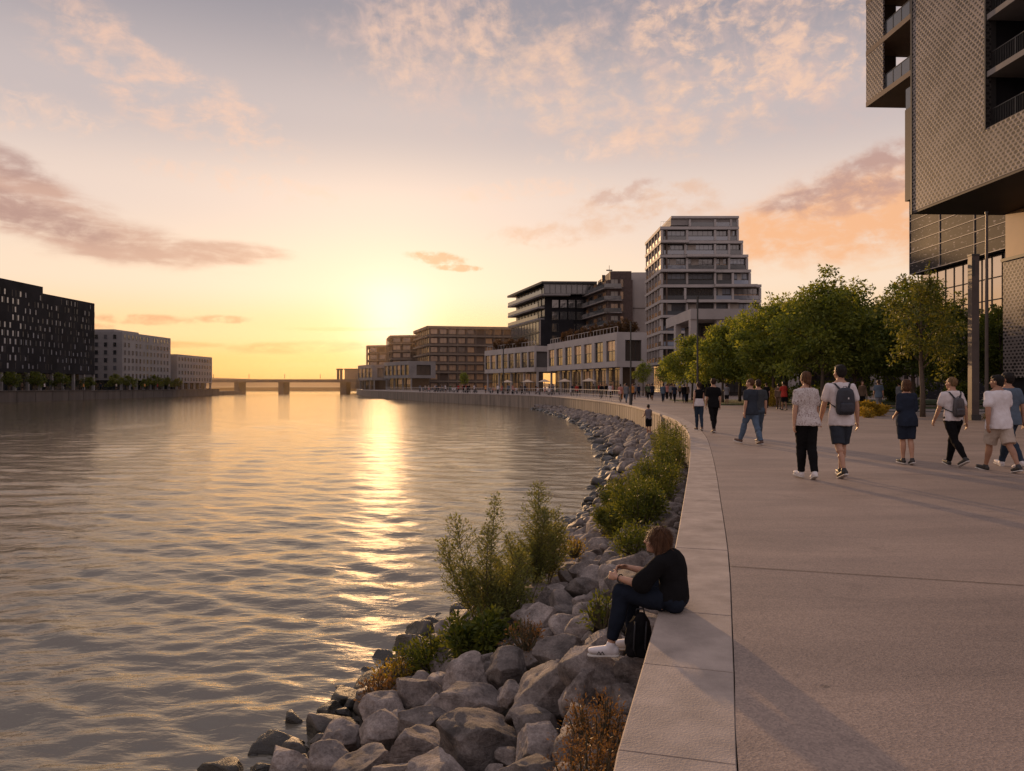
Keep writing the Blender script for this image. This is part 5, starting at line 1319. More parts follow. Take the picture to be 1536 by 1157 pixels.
# ================================================================== foliage
def leafmat(name, c, c2, trans=.45):
    m, nt, b, out = newmat(name); L = nt.links.new
    geo = node(nt,'ShaderNodeNewGeometry'); tc = node(nt,'ShaderNodeTexCoord')
    n_ = node(nt,'ShaderNodeTexNoise', i_Scale=1.1, i_Detail=3.); L(tc.outputs['Object'], n_.inputs['Vector'])
    mu = node(nt,'ShaderNodeMath', operation='MULTIPLY_ADD'); L(geo.outputs['Random Per Island'], mu.inputs[0]); mu.inputs[1].default_value = .5; L(n_.outputs['Fac'], mu.inputs[2])
    cr = node(nt,'ShaderNodeValToRGB'); e = cr.color_ramp.elements; e[0].position=.45; e[1].position=.95; e[0].color=(*c,1); e[1].color=(*c2,1)
    L(mu.outputs[0], cr.inputs[0]); L(cr.outputs[0], b.inputs['Base Color']); b.inputs['Roughness'].default_value = .55
    b.inputs['Specular IOR Level'].default_value = .3
    tr = node(nt,'ShaderNodeBsdfTranslucent'); sc = node(nt,'ShaderNodeMixRGB', blend_type='MULTIPLY'); sc.inputs[0].default_value = 1.; sc.inputs[2].default_value = (1.5,1.3,.5,1)
    L(cr.outputs[0], sc.inputs[1]); L(sc.outputs[0], tr.inputs[0])
    mx = node(nt,'ShaderNodeMixShader'); mx.inputs[0].default_value = trans
    L(b.outputs[0], mx.inputs[1]); L(tr.outputs[0], mx.inputs[2]); L(mx.outputs[0], out.inputs[0])
    return m
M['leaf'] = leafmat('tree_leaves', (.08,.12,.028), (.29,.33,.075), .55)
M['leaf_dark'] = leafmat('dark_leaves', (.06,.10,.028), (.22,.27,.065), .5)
M['leaf_yel'] = leafmat('yellowing_leaves', (.065,.09,.022), (.18,.19,.045), .45)
M['leaf_bank'] = leafmat('bank_leaves', (.04,.065,.014), (.15,.17,.035), .5)
M['leaf_weed'] = leafmat('weed_leaves', (.10,.12,.04), (.26,.27,.09), .45)
M['leaf_dry'] = leafmat('dry_leaves', (.10,.06,.032), (.24,.14,.07), .35)
M['leaf_gold'] = leafmat('gold_leaves', (.22,.16,.02), (.42,.3,.04), .4)
M['leaf_rust'] = leafmat('rust_leaves', (.06,.032,.018), (.13,.075,.035), .35)
M['stem'] = mat('weed_stem', (.09,.075,.04), .85, .3, 5.)

def leaves_mesh(name, pts, dirs, size, m, aspect=.5, jitter=.35, tri=False):
    """many folded leaf faces; pts (n,3), dirs (n,3) leaf axis"""
    n = len(pts); d = dirs/np.linalg.norm(dirs,axis=1)[:,None]
    r = rng.normal(size=(n,3)); w = np.cross(d, r); w /= np.linalg.norm(w,axis=1)[:,None]
    L_ = size*(1+jitter*rng.uniform(-1,1,n))[:,None]
    up = np.cross(w, d)
    a = pts; c = pts+d*L_; mid = pts+d*L_*.45
    b1 = mid+w*L_*aspect*.5+up*L_*.08; b2 = mid-w*L_*aspect*.5+up*L_*.08
    V = np.stack([a,b1,c,b2],1).reshape(-1,3); F_ = np.arange(4*n).reshape(n,4)
    me = np_mesh(name, V, F_, False); me.materials.append(m); return me

def tree_meshes(H, W, trunk, n_limb=14, n_leaf=9000, leaf=.17, m=None, seed=0, taper=.0, gaps=.5, lobes=16):
    """trunk mesh with limbs and crown mesh; H total height, W crown width, trunk = height of clear stem"""
    r_ = np.random.default_rng(seed); mb = MB()
    rt = max(.05, H*.016)
    top = np.array([r_.normal(0,.15), r_.normal(0,.15), H*.9])
    mb.tube([(0,0,-.1),(0,0,trunk*.5),(r_.normal(0,.04),r_.normal(0,.04),trunk),tuple(top*np.array([.5,.5,.75])),tuple(top)], [rt*1.25,rt,rt*.85,rt*.45,rt*.12], 10)
    cl = []
    ch = H-trunk
    for i in range(lobes):
        t = (i+.5)/lobes; z = trunk+ch*(.06+.9*t)
        prof = (math.sin(math.pi*min(1,max(0,(t*.86+.16))))**.6)*(1-taper*t)
        a = i*2.4+r_.uniform(-.4,.4); rr = W/2*prof*r_.uniform(.45,.86)
        c = np.array([rr*math.cos(a), rr*math.sin(a), z+r_.uniform(-.3,.3)*ch/lobes*2])
        s = W*.19*r_.uniform(.7,1.25)*(.6+.5*prof); cl.append((c, s))
        b0 = np.array([0,0,max(trunk*.9, z-rr*.75)])
        mid = (b0+c)/2+np.array([0,0,.12*rr])
        mb.tube([tuple(b0),tuple(mid),tuple(c)], [rt*.4,rt*.22,rt*.08], 6)
        for k in range(3):
            q = c+r_.normal(0,s*.6,3); mb.tube([tuple(mid*.4+c*.6),tuple(q)],[rt*.12,.01],4,cap=False)
            cl.append((q, s*.55))
    cl.append((top+np.array([0,0,-.1]), W*.12))
    for k in range(5):  # spiky leaders at the top
        q = top+np.array([r_.normal(0,W*.1),r_.normal(0,W*.1),r_.uniform(-.1,.4)*ch*.14]); cl.append((q, W*.07))
    wts = np.array([s**2 for _, s in cl]); wts /= wts.sum()
    P, Dn = [], []
    for (c, s), w_ in zip(cl, wts):
        k = int(n_leaf*w_); u = r_.normal(size=(k,3)); u /= np.linalg.norm(u,axis=1)[:,None]
        rad = s*(r_.random(k)**.45)*r_.uniform(.8,1.15,k)
        # bumpy lobe surface
        rad *= 1+.35*np.sin(u[:,0]*5+c[0]*3)*np.sin(u[:,2]*6+c[1])
        p = c+u*rad[:,None]*np.array([1,1,.72]); P.append(p); Dn.append(u+r_.normal(0,.6,(k,3))+np.array([0,0,-.25]))
    P = np.concatenate(P); Dn = np.concatenate(Dn)
    return mb, P, Dn
def make_tree(label, loc, H, W, trunk, m, group='trees in the row behind the plaza', seed=0, leaf=.17, n_leaf=9000, lobes=16, taper=0., name='tree', rz=0):
    t = thing(name, label, 'tree', loc, group)
    mb, P, Dn = tree_meshes(H, W, trunk, n_leaf=n_leaf, seed=seed, lobes=lobes, taper=taper)
    mb.build('trunk', M['bark'], t, True)
    link('crown', leaves_mesh('crown', P, Dn, leaf, m), t)
    t.rotation_euler = (0,0,rz); return t
# the tree row on the plaza
tg = 'trees in the row behind the plaza'
T1 = make_tree('leftmost low bushy tree of the plaza row, crown touching the tall thin lamp post', (17.8,62,0), 6.4, 5.2, 1.9, M['leaf'], tg, 1, .25, 9500)
T2 = make_tree('rounded green tree, second from the left in the plaza row', (20.3,57,0), 8.0, 6.0, 2.2, M['leaf'], tg, 2, .25, 11500, 18)
T3 = make_tree('tall broad tree with feathery top behind the couple in white tops', (22.0,52,0), 8.9, 6.6, 2.3, M['leaf'], tg, 3, .25, 14000, 20)
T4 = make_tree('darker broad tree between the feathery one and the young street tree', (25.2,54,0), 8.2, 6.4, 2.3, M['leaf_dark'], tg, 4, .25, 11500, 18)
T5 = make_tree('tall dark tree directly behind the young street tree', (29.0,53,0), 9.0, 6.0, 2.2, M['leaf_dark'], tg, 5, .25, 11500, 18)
spec = [(T1,(17.2,70,0),1.,.95,'small tree at the far left end of the plaza row, nearest the portico'),
 (T2,(20.5,66,0),2.,.95,'tree filling the gap behind the second tree of the row'),
 (T4,(23.2,62,0),.7,1.,'shaded tree deep behind the feathery topped tree'),
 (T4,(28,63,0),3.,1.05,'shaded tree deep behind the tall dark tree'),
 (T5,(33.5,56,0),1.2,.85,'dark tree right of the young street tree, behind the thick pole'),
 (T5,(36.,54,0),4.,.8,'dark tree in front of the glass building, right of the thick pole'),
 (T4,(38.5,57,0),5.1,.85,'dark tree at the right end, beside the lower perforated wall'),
 (T4,(33,66,0),2.5,.95,'far shaded tree behind the thick pole'),
 (T2,(24.5,72,0),5.1,.9,'far tree seen between trunks left of the white topped couple'),]
for src, loc, rz, sc, lb in spec: dup(src, loc, rz, sc, lb)
ST = make_tree('young street tree with thin straight trunk and yellowing loose crown', (19.6,35,0), 6.7, 3.7, 2.55, M['leaf_yel'], None, 9, .17, 4600, 15)
del_g = ST.get('group')
# little trees on the left quay
q0 = make_tree('small green quay tree at the left end, before the black block', (-108.3,158,.3), 4.0, 4.2, 1.2, M['leaf_bank'], 'small trees along the far left quay', 21, .35, 1500, 8)
q1 = make_tree('small yellowish quay tree before the grey white block', (-108.3,207,.2), 4.0, 3.6, 1.2, M['leaf_yel'], 'small trees along the far left quay', 22, .35, 1500, 8)
qs = [(q0,166,'small green quay tree, second from the left end'),(q0,176,'small green quay tree in the middle of the black block'),(q0,188,'small dark quay tree by the right corner of the black block'),
      (q1,200,'small quay tree before the gap between black and grey white blocks'),(q1,216,'small quay tree left of the bright yellow one'),(q1,222,'bright yellow quay tree before the grey white block'),(q1,230,'small quay tree right of the bright yellow one'),(q1,237,'last small quay tree by the lowest grey block')]
for i, (src, y, lb) in enumerate(qs): dup(src, (-108.2,y,.2), i*1.3, .8+.3*rng.random(), lb)
# a few small trees before the tower and pavilion
s0 = make_tree('slender small tree before the tower ground floor, left of the portico', (21.5,100,0), 5.2, 3.0, 2.2, M['leaf'], 'slender small trees before the tower', 31, .22, 2500, 10)
dup(s0, (19.3,108,0), 2., .95, 'slender small tree by the right end of the large pavilion')
dup(s0, (23.2,112,0), 4., 1., 'slender small tree close to the portico wall')
dup(s0, (-12,185,0), 1., .95, 'green tree before the right end of the wide brown block')

# shrubs (rounded or ragged masses of leaves)
def shrub(label, loc, rx, ry, h, m, n=2500, leaf=.05, seed=0, group=None, name='shrub', spikes=8, cat='shrub'):
    t = thing(name, label, cat, loc, group); r_ = np.random.default_rng(seed); mb = MB(); P=[]; D_=[]
    k = 26
    for i in range(k):
        a = r_.random()*6.28; rr = r_.random()**.6; tip = np.array([rx*rr*math.cos(a), ry*rr*math.sin(a), h*(.45+.55*r_.random())*(1-.45*rr**2)])
        if i < spikes: tip[2] = h*r_.uniform(.9,1.25)*(1-.3*rr)
        base = np.array([tip[0]*.3, tip[1]*.3, -.05]); midp = (base+tip)/2+np.array([tip[0]*.12,tip[1]*.12,0])
        mb.tube([tuple(base),tuple(midp),tuple(tip)],[.012,.008,.003],5,cap=False)
        q = int(n/k); t_ = r_.random(q)**.6
        pos = (1-t_)[:,None]**2*base+2*((1-t_)*t_)[:,None]*midp+(t_**2)[:,None]*tip
        spread = (.12+.1*h)*(1.15-t_*.75)*.9
        u = r_.normal(size=(q,3)); P.append(pos+u*spread[:,None]*.5); D_.append(u+np.array([0,0,.5]))
    mb.build('stem', M['stem'], t); link('foliage', leaves_mesh('foliage', np.concatenate(P), np.concatenate(D_), leaf, m, .42), t)
    return t
def weed(label, loc, H, m, seed=0, lean=(0,0), group=None, spread=.35, leaf=.035, nbr=34):
    """tall weed: a stem, rising side branches, small leaves and seed heads along them"""
    t = thing('tall_weed', label, 'weed', loc, group); r_ = np.random.default_rng(seed); mb = MB(); P=[]; D_=[]
    stems = 3
    for sidx in range(stems):
        hh = H*(1-.22*sidx); a0 = sidx*2.2+seed
        off = np.array([math.cos(a0),math.sin(a0),0])*.04*sidx
        def ax(t_): return np.array([lean[0]*t_**1.5+off[0]*(1+3*t_)+.03*math.sin(t_*6+seed), lean[1]*t_**1.5+off[1]*(1+3*t_), t_*hh])
        mb.tube([tuple(ax(q)) for q in np.linspace(0,1,9)], list(np.linspace(.011,.002,9)), 5, cap=False)
        for b_ in range(nbr):
            t_ = .12+.86*(b_/nbr); o = ax(t_); a = b_*2.4+r_.uniform(-.5,.5); ln = spread*(1.05-t_)**.8*r_.uniform(.6,1.15)*H*.55+.03
            d = np.array([math.cos(a)*.8, math.sin(a)*.8, .75]); tip = o+d*ln
            mb.tube([tuple(o),tuple((o+tip)/2+np.array([0,0,-.03*ln])),tuple(tip)],[.004,.003,.0015],4,cap=False)
            k = int(12+38*ln/.3)
            tt = r_.random(k); u = r_.normal(size=(k,3)); P.append(o+(tip-o)*tt[:,None]+u*.017); D_.append(u*.8+d)
    mb.build('stem', M['stem'], t); link('foliage', leaves_mesh('foliage', np.concatenate(P), np.concatenate(D_), leaf, m, .38), t)
    return t

# ================================================================== rocks
def rockmat():
    m, nt, b, out = newmat('boulder_stone'); L = nt.links.new
    tc = node(nt,'ShaderNodeTexCoord'); oi = node(nt,'ShaderNodeObjectInfo'); geo = node(nt,'ShaderNodeNewGeometry')
    ad = node(nt,'ShaderNodeVectorMath', operation='ADD'); L(geo.outputs['Position'], ad.inputs[0]); L(oi.outputs['Random'], ad.inputs[1])
    n1 = node(nt,'ShaderNodeTexNoise', i_Scale=5., i_Detail=9., i_Roughness=.68); L(ad.outputs[0], n1.inputs['Vector'])
    n2 = node(nt,'ShaderNodeTexNoise', i_Scale=55., i_Detail=6., i_Roughness=.75); L(ad.outputs[0], n2.inputs['Vector'])
    mp = node(nt,'ShaderNodeMapping'); mp.inputs['Scale'].default_value=(1,1,3.5); mp.inputs['Rotation'].default_value=(.5,.3,0); L(ad.outputs[0], mp.inputs[0])
    n3 = node(nt,'ShaderNodeTexNoise', i_Scale=6., i_Detail=7., i_Distortion=1.2); L(mp.outputs[0], n3.inputs['Vector'])
    cr = node(nt,'ShaderNodeValToRGB'); e = cr.color_ramp.elements; e[0].position=.32; e[1].position=.7; e[0].color=(.08,.067,.06,1); e[1].color=(.40,.345,.31,1)
    L(n1.outputs['Fac'], cr.inputs[0])
    r2 = node(nt,'ShaderNodeValToRGB'); e = r2.color_ramp.elements; e[0].position=.35; e[1].position=.68; e[0].color=(.55,.5,.48,1); e[1].color=(1.25,1.22,1.2,1); L(n2.outputs['Fac'], r2.inputs[0])
    m1 = node(nt,'ShaderNodeMixRGB', blend_type='MULTIPLY'); m1.inputs[0].default_value=.85; L(cr.outputs[0], m1.inputs[1]); L(r2.outputs[0], m1.inputs[2])
    tone = node(nt,'ShaderNodeMapRange'); L(oi.outputs['Random'], tone.inputs[0]); tone.inputs[3].default_value=.6; tone.inputs[4].default_value=1.35
    m2 = node(nt,'ShaderNodeMixRGB', blend_type='MULTIPLY'); m2.inputs[0].default_value=1.; L(m1.outputs[0], m2.inputs[1]); L(tone.outputs[0], m2.inputs[2])
    # wet and algae-dark near the water line (a world height)
    sp = node(nt,'ShaderNodeSeparateXYZ'); L(geo.outputs['Position'], sp.inputs[0])
    wet = node(nt,'ShaderNodeMapRange'); L(sp.outputs[2], wet.inputs[0]); wet.inputs[1].default_value=-1.6; wet.inputs[2].default_value=-1.82; 
    m3 = node(nt,'ShaderNodeMixRGB'); L(wet.outputs[0], m3.inputs[0]); L(m2.outputs[0], m3.inputs[1]); m3.inputs[2].default_value=(.03,.025,.018,1)
    L(m3.outputs[0], b.inputs['Base Color'])
    rr = node(nt,'ShaderNodeMapRange'); L(wet.outputs[0], rr.inputs[0]); rr.inputs[3].default_value=.82; rr.inputs[4].default_value=.25; L(rr.outputs[0], b.inputs['Roughness'])
    hs = node(nt,'ShaderNodeMath', operation='MULTIPLY_ADD'); L(n3.outputs['Fac'], hs.inputs[0]); hs.inputs[1].default_value=1.2; L(n2.outputs['Fac'], hs.inputs[2])
    bp = node(nt,'ShaderNodeBump', i_Strength=.8, i_Distance=.018); L(hs.outputs[0], bp.inputs['Height']); L(bp.outputs[0], b.inputs['Normal'])
    return m
M['rock'] = rockmat()
def ico(sub):
    bm = bmesh.new(); bmesh.ops.create_icosphere(bm, subdivisions=sub, radius=1.)
    V = np.array([v.co[:] for v in bm.verts]); F_ = np.array([[v.index for v in f.verts] for f in bm.faces]); bm.free(); return V, F_
ICO = {s: ico(s) for s in (3,4,5)}
def rock_mesh(seed, sub=4, planes=13):
    r_ = np.random.default_rng(seed); V, F_ = ICO[sub]; V = V.copy()
    for i in range(planes):
        n_ = r_.normal(size=3); n_ /= np.linalg.norm(n_); d = r_.uniform(.5,.86)
        t = V@n_-d; V -= np.where(t > 0, t-.016*(1-np.exp(-t/.016)), 0)[:,None]*n_
    V /= np.abs(V).max(0)
    for sc, am in ((1.3,.10),(3.1,.05),(7.,.022),(16.,.010)):
        o = Vector((seed*3.1,seed*1.7,0))
        dsp = np.array([mnoise.noise(Vector(v*sc)+o) for v in V]); V += V/np.linalg.norm(V,axis=1)[:,None]*(dsp*am)[:,None]
    me = np_mesh('boulder', V, F_, True); me.materials.append(M['rock']); return me
RM = [rock_mesh(100+i, 4) for i in range(12)]; RL = [rock_mesh(200+i, 3) for i in range(8)]
heroes = [ # x, y, z, width, height, depth, label
 (.24,5.28,-.78,.64,.50,.56,'large pale rounded boulder just left below the white sneaker'),
 (-.23,4.82,-.90,.60,.44,.5,'largest light grey boulder in the bottom middle of the rocks'),
 (.47,4.95,-.62,.33,.42,.34,'upright boulder between the large pale one and the dry brown shrub'),
 (-.38,6.55,-1.10,.50,.34,.4,'smooth boulder directly under the leafy green plant'),
 (-.36,5.86,-1.08,.58,.36,.4,'long slanted boulder behind the largest light grey one'),
 (-.85,6.70,-1.33,.48,.38,.4,'dark boulder below the yellowish tuft at the water'),
 (-.69,5.75,-1.14,.44,.28,.38,'blocky boulder with a split face left of the largest light grey one'),
 (-1.14,6.52,-1.42,.43,.3,.4,'dark boulder near the water left of the blocky split one'),
 (-1.08,5.95,-1.33,.41,.34,.36,'grey boulder with flat slanted top near the bottom left'),
 (-.66,5.12,-1.10,.48,.44,.42,'dark triangular boulder left of the largest light grey one'),
 (-1.45,6.25,-1.52,.42,.3,.36,'brown sunlit boulder at the water edge, second from the corner'),
 (-1.42,5.78,-1.50,.42,.34,.36,'pointed dark boulder in the bottom left group'),
 (-1.9,6.15,-1.74,.46,.34,.4,'brown wet boulder in the bottom left corner of the rocks'),
 (-1.0,5.15,-1.24,.5,.3,.4,'flat tipped boulder cut by the bottom edge left of centre'),
 (-.40,4.42,-.92,.5,.26,.4,'low brown boulder below the largest light grey one'),
 (.10,4.06,-.68,.32,.24,.3,'grey boulder at the bottom edge left of the dry shrub'),
 (.17,4.46,-.70,.30,.26,.3,'small dark boulder in shade beside the dry shrub'),
 (.60,5.12,-.50,.52,.30,.46,'pale flat boulder under the white sneaker and the black bag'),
 (-.02,6.27,-.96,.40,.36,.4,'rounded boulder right of the leafy green plant'),
 (.42,6.15,-.76,.46,.3,.4,'brownish wide boulder left of the jeans legs'),
 (.33,7.75,-.98,.43,.32,.4,'rounded grey boulder up the bank behind the leafy plant'),
 (.66,6.85,-.78,.40,.3,.36,'pale grey boulder behind the clasped hands'),
 (.80,6.05,-.66,.36,.36,.36,'brown boulder right behind the knee'),
 (1.2,8.5,-.76,.52,.44,.46,'large grey boulder just left of the long brown hair'),
 (.95,9.7,-.98,.55,.36,.46,'pale blueish boulder beyond the large grey one'),
 (.86,4.97,-.45,.36,.30,.32,'small boulder under the black bag by the wall'),
 (.30,5.75,-.80,.34,.26,.3,'small brown boulder above the large pale one'),
 (-.75,4.62,-1.06,.42,.3,.36,'boulder cut by the bottom edge under the triangular one'),
]
placed = []
def rock(me, x, y, z, w, d, h, rz, label, group, tilt=(0,0)):
    o = link('boulder', me); o.location = (x,y,z); o.scale = (w/2,d/2,h/2); o.rotation_euler = (tilt[0],tilt[1],rz)
    tag(o, label, 'boulder', group); placed.append((x,y,w/2)); return o
for i, (x,y,z,w,h,d,lb) in enumerate(heroes):
    me = rock_mesh(400+i, 5, 15); rock(me, x,y,z,w*1.06,d*1.1,h*1.1, rng.uniform(-.5,.5), lb, 'boulders of the foreground bank', (rng.normal(0,.15),rng.normal(0,.15)))
cnt = 0; tries = 0; stuffV = []; stuffF = []; so_ = 0
grid = {}
def near(x,y,r):
    gx, gy = int(x//1), int(y//1)
    for i in (-1,0,1):
        for j in (-1,0,1):
            for (a,b_,c) in grid.get((gx+i,gy+j),()):
                if (a-x)**2+(b_-y)**2 < ((c+r)*.74)**2: return True
    return False
def gadd(x,y,r): grid.setdefault((int(x//1),int(y//1)),[]).append((x,y,r))
for (x,y,r) in placed: gadd(x,y,r)
cand = []
for ps, (lo, hi, nt_) in enumerate(((.2,.32,2600),(.13,.2,5200),(.07,.12,7000))):
    for k in range(nt_):
        Y = 2.6+ (rng.random()**1.7)*17 if rng.random() < .55 else 12+rng.random()*95
        w = swid(Y); u = rng.uniform(.08, w+.25); x = wx(Y)-u/.966
        r = rng.uniform(lo,hi)*(1 if Y < 24 else 1.6)
        if ps == 2 and Y > 22: continue
        if u < r*.9 or near(x,Y,r): continue
        gadd(x,Y,r); cand.append((x,Y,r,u,w))
cand.sort(key=lambda q: q[1]-q[2]*30)
def zone(Y, u, w, r):
    side = 'by the wall' if u < w*.33 else ('at the water' if u > w*.75 else 'mid bank')
    dist = 'below the seated woman' if Y < 8 else ('beside the tall weeds' if Y < 14 else ('along the bank beyond the shrubs' if Y < 26 else 'far along the curve'))
    size = 'large' if r > .26 else ('medium' if r > .17 else 'small')
    return f'{size} grey boulder {side}, {dist}', f'{size} boulders {side}, {dist}'
n_ind = 300-len(heroes)
for i, (x,Y,r,u,w) in enumerate(cand):
    z = slope(x,Y)-r*.28+rng.normal(0,.03); hgt = r*2*rng.uniform(.62,.9); dd = r*2*rng.uniform(.8,1.1)
    if i < n_ind:
        lb, gp = zone(Y,u,w,r)
        rock(RM[rng.integers(12)], x,Y,z, r*2.15, dd*1.05, hgt, rng.random()*6.28, lb, gp, (rng.normal(0,.3),rng.normal(0,.3)))
    else:
        me = RL[rng.integers(8)]; V = np.array([v.co[:] for v in me.vertices]) if not hasattr(rock,'c%d'%id(me)) else None
        if not hasattr(rock,'k'): rock.k = {}
        if me.name not in rock.k: rock.k[me.name] = (np.array([v.co[:] for v in me.vertices]), np.array([p.vertices[:] for p in me.polygons]))
        V, F_ = rock.k[me.name]
        mt = np.array(Euler((rng.normal(0,.3),rng.normal(0,.3),rng.random()*6.28)).to_matrix())
        W_ = (V*np.array([r*1.08,dd/2,hgt/2]))@mt.T+np.array([x,Y,z]); stuffV.append(W_); stuffF.append(F_+so_); so_ += len(V)
if stuffV:
    me = np_mesh('bank_boulders', np.concatenate(stuffV), np.concatenate(stuffF)); me.materials.append(M['rock'])
    tag(link('bank_boulders', me), 'countless grey boulders covering the far curving bank below the sea wall', 'boulders', kind='stuff')
rock(RM[3], 7.4,39.8,-1.34,.9,.8,.34,.4,'flat boulder under the feet of the person in the grey vest',None)
# earth of the bank under the rocks
Ys = np.concatenate([np.arange(-6,30,.18), np.arange(30,106,.8)]); us = np.linspace(-.3,1.35,26)
V = []
for Y in Ys:
    for t in us:
        u = t*swid(Y); x = wx(Y)-u/.966; V.append((x,Y, slope(x,Y)-.16+.07*mnoise.noise(Vector((x*3,Y*3,0)))))
nn = len(us); idx = (np.arange(len(Ys)-1)[:,None]*nn+np.arange(nn-1)[None,:]).reshape(-1)
me = np_mesh('bank_terrain', np.array(V), np.stack([idx,idx+nn,idx+nn+1,idx+1],-1)); me.materials.append(M['soil'])
tag(link('bank_terrain', me), kind='structure')

# ------------------------------------------------------------------ bank plants
weed('tall branching weed leaning left over the water, leftmost of the three', (-.42,8.95,-1.5), 1.42, M['leaf_weed'], 1, (-.30,.0), None, .66, .036, 40)
weed('tallest straight weed in the middle of the three, narrow top', (-.22,8.75,-1.42), 1.62, M['leaf_weed'], 2, (-.02,.0), None, .42, .034, 46)
weed('dense bushy weed, rightmost of the three tall ones by the water', (.30,9.9,-1.32), 1.5, M['leaf_weed'], 3, (.04,.0), None, .60, .036, 60)
weed('short side weed at the foot of the dense bushy one', (.02,9.4,-1.3), .9, M['leaf_weed'], 4, (-.08,.0), None, .5, .036, 40)
weed('thin young weed standing right of the dense bushy one', (.52,10.1,-1.25), 1.05, M['leaf_weed'], 5, (.12,.0), None, .5, .036, 40)
shrub('olive undergrowth at the foot of the tall weeds', (-.1,9.0,-1.35), .55, .35, .62, M['leaf_weed'], 4200, .04, 41)
shrub('leafy bright green plant under the leftmost tall weed', (-.33,7.6,-1.27), .42, .3, .42, M['leaf_bank'], 2600, .075, 42, spikes=3)
shrub('low green plant at the water, left of the leafy bright one', (-.85,8.0,-1.55), .42, .3, .34, M['leaf_bank'], 2200, .05, 43, spikes=3)
shrub('yellow green tuft hanging over the water left of the weeds', (-1.27,7.9,-1.72), .26, .2, .26, M['leaf_gold'], 900, .04, 44)
shrub('dry reddish grass tuft at the water edge below the yellow tuft', (-1.32,7.35,-1.66), .2, .2, .2, M['leaf_dry'], 600, .05, 45)
shrub('dry brown shrub against the wall at the bottom of the picture', (.50,4.2,-.58), .18, .28, .28, M['leaf_dry'], 2600, .02, 46, spikes=12)
shrub('second dry brown shrub right under the coping near the bottom edge', (.37,3.6,-.53), .22, .24, .3, M['leaf_dry'], 3000, .02, 47, spikes=12)
shrub('small reddish dry tuft between rocks left of the sneaker', (.12,6.6,-.82), .2, .15, .2, M['leaf_dry'], 500, .03, 48)
shrub('small yellow flowering plant among rocks above the clasped hands', (.92,10.8,-.98), .2, .2, .24, M['leaf_gold'], 420, .04, 49)
shrub('bright green sprig just below the clasped hands', (.80,6.45,-.58), .16, .14, .24, M['leaf_bank'], 420, .045, 50)
shrub('low lime green plant directly left of the long brown hair', (1.62,9.7,-.66), .42, .4, .34, M['leaf_bank'], 2400, .045, 51, spikes=4)
gb_ = [((2.0,11.4,-.62),.42,.6,.62,'green shrub against the wall just above the long brown hair'),
       ((2.2,13.0,-.8),.5,.6,.7,'wide olive shrub, second up the wall from the seated woman'),
       ((2.75,14.6,-.8),.5,.7,.85,'olive shrub, third up the wall'),
       ((3.35,16.4,-.85),.5,.8,.95,'yellow green shrub, fourth up the wall'),
       ((3.95,18.6,-.75),.5,.9,1.15,'tall green shrub, fifth up the wall, level with the coping'),
       ((4.5,20.6,-.75),.42,.8,1.3,'tallest pointed green shrub rising above the coping'),
       ((4.75,22.6,-.8),.4,.8,1.15,'farthest green shrub at the wall, behind the pointed one'),
       ((1.75,12.6,-.95),.35,.4,.42,'low olive plant left of the second wall shrub'),
       ((2.2,15.4,-1.05),.4,.5,.5,'low yellow green plant on the rocks below the third wall shrub')]
for i, (loc, rx, ry, h, lb) in enumerate(gb_):
    shrub(lb, loc, rx, ry, h, M['leaf_bank'] if i % 3 != 1 else M['leaf_yel'], 4200, .055, 60+i, 'green shrubs along the foot of the sea wall', spikes=9)
# plaza planting
shrub('low yellow flowering bush at the plaza edge behind the person in black', (17.6,36.5,0), 1.15, .95, .8, M['leaf_gold'], 12000, .09, 80, name='bush', spikes=0, cat='bush')
shrub('smaller yellow bush touching the left side of the big flowering one', (16.6,34.2,0), .35, .3, .5, M['leaf_gold'], 1500, .06, 81, name='bush', spikes=0, cat='bush')
shrub('tiny yellow plant at the base of the thick pole', (20.7,31.7,0), .3, .25, .4, M['leaf_gold'], 900, .06, 82, name='bush', spikes=2, cat='bush')
shrub('round light green bush far behind the two people in black shirts', (18.5,52,0), .8, .8, 1.4, M['leaf_gold'], 2500, .1, 83, name='bush', spikes=0, cat='bush')
hg = 'dark clipped hedge bushes behind the tree trunks'
h0 = shrub('dark hedge bush behind the tree trunks, left of the white topped couple', (24,66,0), 3.2, 1.4, 2.2, M['leaf_dark'], 5200, .2, 84, hg, name='hedge', spikes=0, cat='hedge')
for i, x in enumerate((29.5,35,40.5,46)): dup(h0, (x,66+i*.3,0), i*.4, 1., ['dark hedge bush behind the yellow flowering bush','dark hedge bush behind the young street tree','dark hedge bush behind the thick pole','dark hedge bush at the right end of the row'][i])
# terrace shrubs on the pavilions
tgp = 'rust coloured shrubs on the pavilion roof terraces'
r0 = shrub('rust red shrub at the right front corner of the large pavilion roof', (20.5,130,10.7), 2.4, 1.6, 2.6, M['leaf_rust'], 2600, .3, 90, tgp, spikes=6)
for i, (x,y,lb) in enumerate(((18.4,133,'rust shrub second from the right on the large pavilion roof'),(16.2,140,'rust shrub in the middle of the large pavilion roof'),(14.2,147,'rust shrub left of the middle on the large pavilion roof'),(12,154,'rust shrub near the left end of the large pavilion roof'),
    (2.5,178,'rust shrub at the right end of the small pavilion roof'),(0,183,'rust shrub in the middle of the small pavilion roof'),(-3,189,'rust shrub at the left end of the small pavilion roof'))):
    dup(r0, (x,y,10.7), i*1.1, .95, lb)
